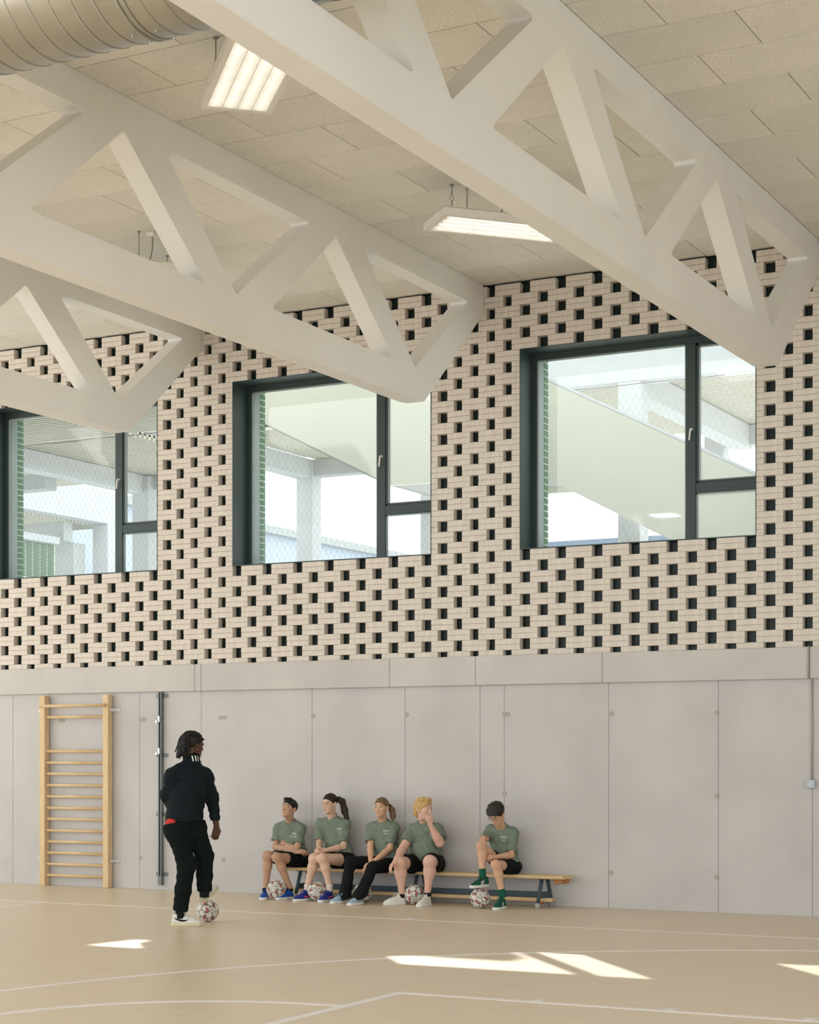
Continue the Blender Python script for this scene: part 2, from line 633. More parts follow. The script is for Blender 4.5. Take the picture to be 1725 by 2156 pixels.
# ------------------------------------------------------------------ windows
gb_cache = {}
for wi, w0 in enumerate(WL):
    w1 = w0 + WW
    win = struct(link('window_%d' % (wi + 1), None, None, (w0, 0, WB)))
    t = 0.006
    b = MB()
    b.box(w0, w0 + t, -0.004, 0.36, WB, WT)
    b.box(w1 - t, w1, -0.004, 0.36, WB, WT)
    b.box(w0, w1, -0.004, 0.36, WT - t, WT)
    b.box(w0, w1, -0.004, 0.36, WB - 0.004, WB + t)
    b.build('reveal_lining', M['frame'], win)
    y0, y1 = 0.30, 0.37
    fx0, fx1, fz0, fz1 = w0 + 0.066, w1 - 0.04, WB + 0.035, WT - 0.075
    b = MB()
    b.cbox(w0, fx0, y0, y1, WB, WT, 0.004)
    b.cbox(fx1, w1, y0, y1, WB, WT, 0.004)
    b.cbox(w0, w1, y0 + .001, y1, fz1, WT, 0.004)
    b.cbox(w0, w1, y0 + .001, y1, WB, fz0, 0.004)
    b.build('outer_frame', M['frame'], win)
    mx0, mx1 = w0 + 1.775, w0 + 1.885
    MB().cbox(mx0, mx1, y0 - 0.004, y1, fz0, fz1, 0.005).build('mullion', M['frame'], win)
    tz0, tz1 = 4.36, 4.468
    MB().cbox(mx1, fx1, y0 - 0.002, y1, tz0, tz1, 0.005).build('transom', M['frame'], win)
    # opening sash upper right
    s0, s1, q0, q1 = mx1, fx1, tz1, fz1
    b = MB()
    b.cbox(s0, s0 + 0.028, y0 + 0.01, y1, q0, q1, 0.004)
    b.cbox(s1 - 0.03, s1, y0 + 0.01, y1, q0, q1, 0.004)
    b.cbox(s0, s1, y0 + 0.01, y1, q1 - 0.03, q1, 0.004)
    b.cbox(s0, s1, y0 + 0.01, y1, q0, q0 + 0.02, 0.004)
    b.build('sash_frame', M['frame'], win)
    for (a, c, d, e) in ((fx0, mx0, fz0, fz1), (mx1 + 0.028, fx1 - 0.03, tz1 + 0.02, fz1 - 0.03), (mx1, fx1, fz0, tz0)):
        g = 0.014
        b = MB()
        b.box(a, a + g, y0 + 0.014, 0.345, d, e)
        b.box(c - g, c, y0 + 0.014, 0.345, d, e)
        b.box(a, c, y0 + 0.014, 0.345, e - g, e)
        b.box(a, c, y0 + 0.014, 0.345, d, d + g * 0.7)
        b.build('glazing_bead', M['seal'], win)
        MB().box(a + 0.004, c - 0.004, 0.332, 0.336, d + 0.004, e - 0.004).build('pane', M['glass'], win)
    hx = mx0 + 0.07
    h = MB()
    h.tube([(hx, y0 - 0.003, 5.03), (hx, y0 - 0.012, 5.03)], 0.014, 12)
    h.tube([(hx, y0 - 0.01, 5.03), (hx, y0 - 0.045, 5.03), (hx - 0.004, y0 - 0.05, 5.02), (hx - 0.016, y0 - 0.05, 4.91)], 0.0095, 8)
    h.build('handle', M['white'], win, smooth=True)
    # outer leaf of green glazed brick seen at the reveal and the head
    MB().box(w0 + 0.03, w0 + 0.064, 0.49, 0.595, WB, WT).build('reveal_mortar', M['mortar'], win)
    MB().box(w0 + 0.03, w0 + 0.068, 0.37, 0.489, WB, WT).build('reveal_flashing', M['seal'], win)
    if wi == 0:
        b = MB()
        b.cbox(0, 0.012, 0.105, 0.22, 0, 0.06, 0.003)
        gme = b.mesh('glazed_brick', M['greenbrick'])
    for k in range(29):
        z = WB + 0.03 + k * 0.0745
        link('glazed_brick', gme, win, (w0 + 0.060, 0.385, z))
    MB().box(w0, w1, 0.37, 0.58, WT - 0.028, WT).build('head_mortar', M['mortar'], win)
    if wi == 0:
        b = MB()
        b.cbox(0, 0.205, 0, 0.2, -0.01, 0, 0.003)
        hme = b.mesh('glazed_brick', M['greenbrick'])
    for k in range(12):
        link('glazed_brick', hme, win, (w0 + 0.07 + k * 0.213, 0.385, WT - 0.025))

# ------------------------------------------------------------------ trusses
PER = 3.285


def rnd(poly, r, n=4):
    """round the corners of a 2D polygon"""
    out = []
    k = len(poly)
    for i in range(k):
        p = Vector(poly[i])
        a = (Vector(poly[i - 1]) - p).normalized()
        c = (Vector(poly[(i + 1) % k]) - p).normalized()
        ang = a.angle(c)
        dd = min(r / math.tan(ang / 2), 0.45 * min((Vector(poly[i - 1]) - p).length, (Vector(poly[(i + 1) % k]) - p).length))
        p0, p1 = p + a * dd, p + c * dd
        for j in range(n + 1):
            s = j / n
            out.append(tuple((1 - s) ** 2 * p0 + 2 * s * (1 - s) * p + s * s * p1))
    return out


def truss_mesh(wd=0.197, ymin=-21.6):
    """outline with triangular holes in the (Y, Z) plane, filled, extruded, edges rounded"""
    outer = rnd([(-0.0, 6.755), (-0.0, 6.43), (-1.40, 5.235), (-1.56, 5.222), (ymin, 5.222), (ymin, 6.755)][::1], 0.02, 2)
    holes = []
    k = 0
    while True:
        s = -PER * k
        d = [(-2.66 + s, 6.497), (-0.37 + s, 6.487), (-1.60 + s, 5.55)]
        u = [(-3.19 + s, 6.472), (-4.33 + s, 5.555), (-2.07 + s, 5.545)]
        if d[0][0] > ymin + 0.3:
            holes.append(rnd(d, 0.028, 3))
        if u[1][0] > ymin + 0.3:
            holes.append(rnd(u, 0.028, 3))
        else:
            break
        k += 1
    bm = bmesh.new()
    edges = []
    for loop in [outer] + holes:
        vs = [bm.verts.new((0, y, z)) for y, z in loop]
        for i in range(len(vs)):
            edges.append(bm.edges.new((vs[i], vs[(i + 1) % len(vs)])))
    bmesh.ops.triangle_fill(bm, use_beauty=True, use_dissolve=False, edges=edges)
    # drop any triangle that landed in a hole
    def inside(poly, p):
        c = False
        j = len(poly) - 1
        for i in range(len(poly)):
            (yi, zi), (yj, zj) = poly[i], poly[j]
            if (zi > p[1]) != (zj > p[1]) and p[0] < (yj - yi) * (p[1] - zi) / (zj - zi) + yi:
                c = not c
            j = i
        return c
    kill = [f for f in bm.faces if any(inside(hh, (f.calc_center_median().y, f.calc_center_median().z)) for hh in holes)]
    bmesh.ops.delete(bm, geom=kill, context='FACES_ONLY')
    ret = bmesh.ops.extrude_face_region(bm, geom=bm.faces[:])
    nv = [e for e in ret['geom'] if isinstance(e, bmesh.types.BMVert)]
    bmesh.ops.translate(bm, verts=nv, vec=(-wd, 0, 0))
    bmesh.ops.recalc_face_normals(bm, faces=bm.faces)
    rim = [e for e in bm.edges if len(e.link_faces) == 2 and e.calc_face_angle(0) > 1.2
           and (abs(e.link_faces[0].normal.x) > 0.9) != (abs(e.link_faces[1].normal.x) > 0.9)]
    bmesh.ops.bevel(bm, geom=rim, offset=0.024, segments=3, affect='EDGES', clamp_overlap=True, profile=0.5)
    me = bpy.data.meshes.new('roof_truss')
    bm.to_mesh(me)
    bm.free()
    me.materials.append(M['truss'])
    me.polygons.foreach_set('use_smooth', [True] * len(me.polygons))
    return me


tm = truss_mesh()
bpy_tl = ['cream concrete roof truss nearest the right, its end over the rightmost window',
          'cream concrete roof truss in the middle, its end over the middle window',
          'cream concrete roof truss at the left, partly behind the middle truss']
for i in range(3):
    o = link('roof_truss', tm, None, (TX[i], -0.004, 0))
    tag(o, bpy_tl[i], 'roof truss', 'concrete roof trusses')
    md = o.modifiers.new('wn', 'WEIGHTED_NORMAL')
    md.keep_sharp = True
    md.weight = 80

# ------------------------------------------------------------------ duct
DY, DZ, DR = -9.75, 5.975, 0.385
dt = thing('ventilation_duct', 'round galvanised spiral ventilation duct running through the roof trusses at top left', 'duct', (-8, DY, DZ))
b = MB()
n = 64
xsd = [-15.5 + 0.5 * i for i in range(32)]
vs = [(xx, DY + DR * math.cos(2 * math.pi * j / n), DZ + DR * math.sin(2 * math.pi * j / n)) for xx in xsd for j in range(n)]
fs = [(i * n + j, i * n + (j + 1) % n, (i + 1) * n + (j + 1) % n, (i + 1) * n + j) for i in range(31) for j in range(n)]
b.add(vs, fs)
b.build('duct_shell', M['duct'], dt, smooth=True)
pts = []
turns = 15.5 / 0.14
for i in range(int(turns * 40)):
    a = 2 * math.pi * i / 40
    pts.append((-15.5 + 0.14 * i / 40, DY + (DR + .001) * math.cos(a), DZ + (DR + .001) * math.sin(a)))
MB().tube(pts, 0.0045, 4).build('spiral_seam', M['duct'], dt, smooth=True)
for xx in (-6.03, -5.99, -9.0):
    MB().tube([(xx, DY + (DR + .003) * math.cos(2 * math.pi * j / 64), DZ + (DR + .003) * math.sin(2 * math.pi * j / 64)) for j in range(64)], 0.008, 6, closed=True).build('joint_ring', M['duct'], dt, smooth=True)
for aa in (-70, -50, -95):
    a = math.radians(aa)
    for xx in (-6.09, -5.93):
        MB().tube([(xx, DY + DR * math.cos(a), DZ + DR * math.sin(a)), (xx, DY + (DR + .01) * math.cos(a), DZ + (DR + .01) * math.sin(a))], 0.007, 6).build('rivet', M['steel'], dt)


# ------------------------------------------------------------------ lamps
def lamp(c, ang, label, chains, zb=6.33, ln=1.29, wd=0.525, box=None):
    """louvred hall lamp hung on chains; local x along its length"""
    hgt = 0.075
    t = thing('pendant_lamp', label, 'lamp', (c[0], c[1], zb), 'chain-hung hall lamps')
    ca, sa = math.cos(math.radians(ang)), math.sin(math.radians(ang))

    def tr(x, y, z):
        return (c[0] + x * ca - y * sa, c[1] + x * sa + y * ca, zb + z)

    def tb(b, x0, x1, y0, y1, z0, z1):
        vs = [tr(x, y, z) for x in (x0, x1) for y in (y0, y1) for z in (z0, z1)]
        b.add(vs, [(0, 1, 3, 2), (4, 6, 7, 5), (0, 4, 5, 1), (2, 3, 7, 6), (0, 2, 6, 4), (1, 5, 7, 3)])
    L, Wd = ln / 2, wd / 2
    e, f = 0.045, 0.055
    b = MB()
    tb(b, -L, L, -Wd, -Wd + e, 0, hgt)
    tb(b, -L, L, Wd - e, Wd, 0, hgt)
    tb(b, -L, -L + f, -Wd + e, Wd - e, 0, hgt)
    tb(b, L - f, L, -Wd + e, Wd - e, 0, hgt)
    tb(b, -L, L, -Wd, Wd, hgt - 0.006, hgt)
    b.build('housing', M['white'], t)
    b = MB()
    tb(b, -L + f, L - f, -Wd + e, Wd - e, hgt - 0.014, hgt - 0.007)
    b.build('reflector', M['reflector'], t)
    iw = 2 * (Wd - e)
    for k in range(4):
        y = -Wd + e + iw * (k + 0.5) / 4
        MB().tube([tr(-L + f + 0.02, y, 0.042), tr(L - f - 0.02, y, 0.042)], 0.021, 10).build('tube', M['tube'], t, smooth=True)
    b = MB()
    for k in range(5):
        y = -Wd + e + iw * k / 4
        tb(b, -L + f, L - f, y - 0.002, y + 0.002, 0.004, 0.03)
    for k in range(1, 42):
        x = -L + f + (ln - 2 * f) * k / 42
        tb(b, x - 0.0012, x + 0.0012, -Wd + e, Wd - e, 0.004, 0.022)
    stuff(b.build('louvre', M['louvre'], t))
    for (lx, ly) in chains:
        p = tr(lx, ly, 0)
        ch = MB()
        top = H
        ch.tube([(p[0], p[1], top), (p[0], p[1], top - 0.09)], 0.005, 6)
        ch.tube([(p[0], p[1], top), (p[0], p[1], top - 0.012)], 0.018, 8)
        zz = top - 0.08
        k = 0
        while zz > zb + hgt:
            hl = 0.075 if k == 0 else 0.034
            rr = 0.014 if k == 0 else 0.008
            ax = (ca, sa) if k % 2 == 0 else (-sa, ca)
            ring = []
            for j in range(10):
                a = 2 * math.pi * j / 10
                ring.append((p[0] + ax[0] * rr * math.cos(a), p[1] + ax[1] * rr * math.cos(a), zz - hl / 2 + hl / 2 * 1.05 * math.sin(a)))
            ch.tube(ring, 0.0028, 4, closed=True)
            zz -= hl * 0.86
            k += 1
        ch.build('chain', M['wire'], t)
    area('lamp_light', (c[0], c[1], zb - 0.01), (0, 0, -1), 0.5, 0.9, 6, (1.0, 0.97, 0.92))
    p = tr(0.0, 0.12, 0)
    bx, by = box if box else (p[0] + 0.1, p[1] - 0.12)
    MB().cbox(bx - 0.045, bx + 0.045, by - 0.045, by + 0.045, H - 0.045, H, 0.006).build('junction_box', M['white'], t)
    pts = []
    for j in range(13):
        s = j / 12
        pts.append((bx + (p[0] - bx) * s + 0.05 * math.sin(math.pi * s), by + (p[1] - by) * s, H - 0.045 + (zb + hgt - H + 0.045) * s))
    MB().tube(pts, 0.005, 6).build('power_cable', M['cable'], t, smooth=True)
    return t


CH = [(-0.40, 0.19), (-0.40, -0.19), (0.40, 0.19), (0.40, -0.19)]
# centre = corner + half length + half width along the measured directions
lamp((-6.935, -7.265), 132.7, 'white louvred lamp with four bright tube rows beside the duct', CH, ln=1.36)
lamp((-6.95, -3.13), 47.3, 'white louvred lamp seen nearly edge on above the middle window', CH)
lamp((-10.86, -3.0), 132.7, 'louvred lamp almost hidden behind the lower chord of the middle truss', CH, box=(-10.632, -3.334))

# ------------------------------------------------------------------ wall bars
wb = thing('wall_bars', 'pine climbing wall bars with fourteen rungs bolted to the concrete wall at left', 'wall bars', (-14.14, -0.08, 0))
for x0, x1 in ((-14.684, -14.60), (-13.707, -13.623)):
    MB().cbox(x0, x1, -0.115, -0.02, 0.0, 2.352, 0.006).build('upright', M['pinev'], wb)
for k, z in enumerate([2.225, 2.089, 1.666, 1.524, 1.387, 1.245, 1.107, 0.965, 0.828, 0.686, 0.548, 0.41, 0.27, 0.131]):
    y = -0.135 if k == 0 else -0.078
    b = MB()
    b.tube([(-14.62 if k else -14.66, y, z), (-13.69 if k else -13.65, y, z)], 0.019, 10)
    b.build('rung', M['pine'], wb, smooth=True)
for x in (-13.605, -14.70):
    for z in (2.17, 0.33):
        sgn = 1 if x > -14 else -1
        b = MB()
        b.cbox(min(x, x + sgn * 0.075), max(x, x + sgn * 0.075), -0.012, -0.001, z - 0.022, z + 0.022, 0.003)
        b.cbox(x - 0.004, x + 0.004, -0.09, -0.003, z - 0.02, z + 0.02, 0.002)
        b.tube([(x + sgn * 0.05, -0.011, z), (x + sgn * 0.05, -0.02, z)], 0.009, 8)
        b.build('wall_bracket', M['steel'], wb)

# ------------------------------------------------------------------ slotted rail
ra = thing('slotted_wall_rail', 'dark vertical steel rail with paired brackets on the wall behind the coach', 'rail', (-12.903, -0.03, 0))
MB().cbox(-12.928, -12.912, -0.055, -0.01, 0.06, 2.372, 0.002).build('rail_side', M['rail'], ra)
MB().cbox(-12.894, -12.878, -0.055, -0.01, 0.06, 2.372, 0.002).build('rail_side', M['rail'], ra)
MB().box(-12.912, -12.894, -0.04, -0.011, 0.18, 2.36).build('rail_slot', M['railgap'], ra)
MB().cbox(-12.93, -12.876, -0.058, -0.008, 0.06, 0.17, 0.002).build('rail_foot', M['rail'], ra)
for z in (2.33, 1.616, 0.905, 0.188):
    for x0, x1 in ((-12.985, -12.93), (-12.876, -12.815)):
        b = MB()
        b.cbox(x0, x1, -0.012, -0.001, z - 0.021, z + 0.021, 0.002)
        b.tube([((x0 + x1) / 2, -0.011, z), ((x0 + x1) / 2, -0.02, z)], 0.011, 8)
        b.build('bracket', M['rail'], ra)
for z in (2.04, 1.655):
    b = MB()
    b.cbox(-12.918, -12.892, -0.075, -0.05, z - 0.03, z + 0.05, 0.004)
    b.tube([(-12.93, -0.062, z - 0.02), (-12.93, -0.085, z - 0.02)], 0.017, 10)
    b.build('clamp', M['steel'], ra)

# ------------------------------------------------------------------ switch
sw = thing('wall_switch', 'pale grey surface switch with a conduit above it at the right edge', 'switch', (-4.99, -0.03, 1.33))
MB().cbox(-5.03, -4.948, -0.045, -0.001, 1.283, 1.367, 0.005).build('switch_box', M['plastic'], sw)
MB().cbox(-5.02, -4.958, -0.052, -0.044, 1.295, 1.355, 0.003).build('rocker', M['bluewall'], sw)
MB().tube([(-4.985, -0.013, 1.366), (-4.985, -0.013, 2.378)], 0.010, 8).build('conduit', M['conduit'], sw, smooth=True)
MB().tube([(-5.01, -0.050, 2.379), (-5.01, -0.050, 2.70)], 0.010, 8).build('conduit', M['conduit'], sw, smooth=True)

# ------------------------------------------------------------------ bench
be = thing('gym_bench', 'long low pine gym bench with slate grey steel legs along the concrete wall', 'bench', (-9.29, -0.22, 0))
BY0, BY1, BZ = -0.35, -0.09, 0.345
b = MB()
prof = [(BY0, 0.318), (BY0 + 0.008, 0.310), (BY1 - 0.008, 0.310), (BY1, 0.318), (BY1, 0.337), (BY1 - 0.008, BZ), (BY0 + 0.008, BZ), (BY0, 0.337)]
b.prism(prof, -11.02, -7.53, lambda a, c, d: (d, a, c))
b.build('seat_plank', M['pine'], be)
MB().cbox(-7.66, -7.55, -0.30, -0.13, 0.262, 0.309, 0.006).build('hook_block', M['pinedark'], be)
for xx in (-7.80, -9.29, -10.78):
    for sgn in (-1, 1):
        yt, yb = -0.22 + sgn * 0.07, -0.22 + sgn * 0.185
        b = MB()
        b.tube([(xx, yt, 0.312), (xx, yb, 0.035)], 0.020, 12)
        lg = b.build('leg', M['benchsteel'], be, smooth=True)
        MB().tube([(xx, yb - sgn * 0.004, 0.055), (xx, yb + sgn * 0.006, 0.0)], 0.026, 12, r1=0.030).build('rubber_foot', M['rubber'], lg, smooth=True)
    MB().cbox(xx - 0.014, xx + 0.014, -0.37, -0.07, 0.105, 0.165, 0.004).build('cross_plate', M['benchsteel'], be)
    MB().cbox(xx - 0.05, xx + 0.05, -0.31, -0.13, 0.302, 0.311, 0.002).build('top_plate', M['benchsteel'], be)
MB().cbox(-10.79, -7.79, -0.245, -0.195, 0.105, 0.165, 0.004).build('long_rail', M['benchsteel'], be)
MB().cbox(-10.95, -7.70, -0.27, -0.17, 0.062, 0.104, 0.008).build('balance_beam', M['pine'], be)
for xx in (-7.85, -10.7):
    MB().cbox(xx - 0.03, xx + 0.03, -0.25, -0.19, 0.035, 0.062, 0.003).build('stop_block', M['pinedark'], be)
# ------------------------------------------------------------------ outside: stair, galleries, net, far buildings
st = thing('outdoor_stair', 'pale green panelled outdoor stair crossing behind the middle and right windows', 'stair', (-10, 2.9, 5.0))
TOPL = [(-15.8, 8.55), (-13.31, 7.29), (-11.83, 6.53), (-11.60, 6.41), (-9.32, 6.37), (-6.318, 4.834), (-4.0, 3.59)]
BOTL = [(-4.0, 2.38), (-7.354, 4.158), (-9.0, 5.02), (-11.1, 5.05), (-11.236, 5.132), (-12.996, 6.008), (-15.8, 7.40)]
for y0 in (2.40, 3.85):
    b = MB()
    b.prism(TOPL + BOTL, y0, y0 + 0.07, lambda a, c, d: (a, d, c))
    b.build('balustrade_panel', M['stair'], st)
MB().box(-11.25, -9.05, 2.471, 3.849, 5.10, 5.24).build('landing_slab', M['outgrey'], st)
for (xa, za, xb, zb_) in ((-15.8, 7.55, -11.2, 5.24), (-9.05, 5.24, -4.0, 2.60)):
    MB().prism([(xa, za), (xb, zb_), (xb, zb_ - 0.16), (xa, za - 0.16)], 2.471, 3.849, lambda a, c, d: (a, d, c)).build('flight_slab', M['outgrey'], st)
for y0 in (2.385, 3.835):
    MB().tube([(a, y0 + 0.05, c + 0.012) for a, c in TOPL], 0.035, 6).build('handrail_cap', M['outwhite'], st)


def deck(b, x0, x1, y0, y1, z):
    """corrugated soffit, ribs along X"""
    y = y0
    while y < y1:
        b.box(x0, x1, y, y + 0.06, z, z + 0.09)
        y += 0.12
    b.box(x0, x1, y0, y1, z + 0.05, z + 0.10)


def column(par, x, y, s, z0, z1, m='outwhite'):
    MB().cbox(x, x + s, y, y + s, z0, z1, 0.01).build('column', M[m], par)


# gallery beside the left window
g1 = thing('gallery_building', 'white open gallery building with columns, beams and ribbed ceilings seen through the windows', 'building', (-14, 8, 0))
column(g1, -18.95, 7.55, 0.34, -3, 6.42)
MB().box(-19.02, -18.72, 4.3, 7.9, 6.13, 6.43).build('beam', M['outwhite'], g1)
MB().box(-18.7, -16.7, 7.7, 8.0, 6.2, 6.43).build('beam', M['outgrey'], g1)
b = MB()
deck(b, -26, -16.6, 4.2, 8.0, 6.44)
deck(b, -26, -14.7, 2.45, 4.2, 6.44)
stuff(b.build('ribbed_soffit', M['deck'], g1))
MB().box(-26, -16.6, 4.2, 8.0, 6.55, 6.8).build('roof_slab', M['outgrey'], g1)
MB().prism([(-26, 6.8), (-16.6, 6.8), (-16.6, 7.4), (-15.2, 7.4), (-15.2, 10.7), (-18.8, 10.7), (-21.1, 13), (-26, 13)], 6.0, 6.3, lambda a, c, d: (a, d, c)).build('sun_block_wall', M['outwhite'], g1)  # unseen wall added as sun blocker, top edge shaped to trim the floor patches
MB().box(-15.2, -13.0, 6.0, 6.3, 7.4, 9.3).build('sun_block_wall', M['outwhite'], g1)  # unseen blocker, height set to stop sun passing under the stair
MB().box(-24.5, -19.1, 5.4, 5.7, 5.95, 6.2).build('cross_beam', M['outgrey'], g1)

# lower block far to the left: white slab edge, column, green brick screen
g2 = g1
MB().box(-24.9, -24.55, 3.0, 14.6, 6.70, 7.42).build('slab_edge', M['outwhite'], g2)
column(g2, -24.95, 14.2, 0.42, -3, 6.7)
MB().box(-30, -24.95, 13.2, 13.5, 6.25, 6.66).build('cross_beam', M['outgrey'], g2)
b = MB()
deck(b, -30, -24.92, 3.0, 14.6, 6.66)
stuff(b.build('ribbed_soffit', M['deck'], g2))
MB().box(-25.25, -24.97, 8.0, 13.1, 6.15, 6.3).build('lintel', M['outwhite'], g2)
MB().box(-25.22, -25.1, 8.0, 13.1, 3.0, 6.15).build('mortar_wall', M['mortar'], g2)
b = MB()
b.cbox(0, 0.04, 0.018, 0.215, 0.008, 0.040, 0.004)
gs = b.mesh('brick', M['greenbrick'])
for r in range(16):
    for c in range(11):
        link('brick', gs, g2, (-25.12, 10.5 + c * 0.233, 5.38 + r * 0.0475))
MB().box(-30, -25.0, 13.6, 14.0, 2.0, 6.25).build('back_wall', M['outgrey'], g2)

# gallery behind the middle window
g3 = g1
column(g3, -17.75, 11.0, 0.34, -3, 7.1)
MB().box(-17.78, -17.44, 3.0, 11.4, 6.77, 7.10).build('beam', M['outwhite'], g3)
MB().box(-17.44, -11.0, 11.05, 11.35, 6.80, 7.10).build('beam', M['outgrey'], g3)
column(g3, -15.15, 11.0, 0.34, -3, 7.1)
b = MB()
deck(b, -17.4, -11.5, 8.1, 11.4, 7.11)
stuff(b.build('ribbed_soffit', M['deck'], g3))
MB().box(-17.8, -11.0, 8.1, 11.4, 7.22, 7.45).build('roof_slab', M['outgrey'], g3)
MB().box(-15.2, -4.0, 8.2, 8.5, 7.45, 9.8).build('sun_block_wall', M['outwhite'], g3)  # added above the view to keep low sun off the windows

# gallery behind the right window
g4 = g1
column(g4, -9.0, 4.95, 0.32, -3, 6.62)
MB().box(-11.6, -2.6, 4.95, 5.27, 6.62, 7.45).build('edge_beam', M['outwhite'], g4)
MB().box(-9.0, -8.7, 5.27, 9.95, 6.45, 6.80).build('beam', M['outwhite'], g4)
column(g4, -9.42, 9.75, 0.32, -3, 6.7)
MB().box(-8.7, -2.6, 9.8, 10.1, 6.5, 6.8).build('beam', M['outgrey'], g4)
b = MB()
deck(b, -11.6, -2.6, 5.3, 10.1, 6.82)
stuff(b.build('ribbed_soffit', M['deck'], g4))
MB().box(-11.6, -2.6, 4.95, 10.1, 7.0, 7.45).build('roof_slab', M['outgrey'], g4)

# diamond wire net
nt_ = thing('wire_net', 'fine diamond wire net stretched outside behind the windows', 'net', (-13, 4.3, 5))
b = MB()
dx, dz, zt, zb0 = 0.09, 0.155, 6.42, 3.0
nx = int(13.5 / dx)
yn = 4.15
steps = (zt - zb0) / dz
run = steps * dx


def seg(b, p, q, r=0.0013):
    p, q = Vector(p), Vector(q)
    d = (q - p).normalized()
    s = d.cross(Vector((0, 1, 0))) * r
    y = Vector((0, r, 0))
    b.add([p + s, p - s * .5 + y, p - s * .5 - y, q + s, q - s * .5 + y, q - s * .5 - y], [(0, 1, 4, 3), (1, 2, 5, 4), (2, 0, 3, 5)])


for i in range(-int(steps), nx + int(steps)):
    x = -20.5 + i * dx
    seg(b, (x, yn, zb0), (x + run, yn + 0.004, zt))
    seg(b, (x + run, yn, zb0), (x, yn + 0.004, zt))
stuff(b.build('net_mesh', M['net'], nt_))
rope = []
for i in range(60):
    x = -22 + i * 0.25
    s = (i % 5) / 5
    rope.append((x, yn - 0.01, zt - 0.03 + 0.03 * abs(s - 0.5)))
MB().tube(rope, 0.006, 5).build('edge_rope', M['cable'], nt_)

# far buildings and ground
fb = thing('far_long_building', 'long bluish white building with slate roof far behind the middle window', 'building', (-29, 27, 0))
MB().box(-33, -26.2, 15, 46, -3, 7.55).build('wall', M['bluewall'], fb)
MB().box(-33.2, -26.0, 14.8, 46.2, 7.55, 7.75).build('eaves', M['outgrey'], fb)
MB().prism([(-34, 7.75), (-27.4, 7.75), (-30.5, 8.7)], 34, 46, lambda a, c, d: (a, d, c)).build('roof', M['slate'], fb)
fb2 = thing('far_low_building', 'low bluish building on the skyline at the foot of the right window', 'building', (-16, 47, 0))
MB().box(-32, 8, 47, 52, -3, 9.7).build('wall', M['bluewall'], fb2)
MB().box(-32.2, 8.2, 46.9, 52, 9.7, 9.9).build('parapet', M['slate'], fb2)
gp = thing('green_brick_pier', 'narrow green brick pier at the far left of the middle window view', 'pier', (-25.35, 21.2, 0))
MB().box(-25.6, -25.1, 20.95, 21.45, -3, 10.2).build('pier_core', M['mortar'], gp)
b = MB()
for k in range(60):
    z = 2 + k * 0.13
    b.cbox(-25.62, -25.08, 20.93, 21.47, z, z + 0.11, 0.004)
stuff(b.build('brick_courses', M['greenbrick'], gp))
struct(MB().box(-90, 60, 0.7, 120, -3.2, -3.0).build('ground', M['outgrey']))
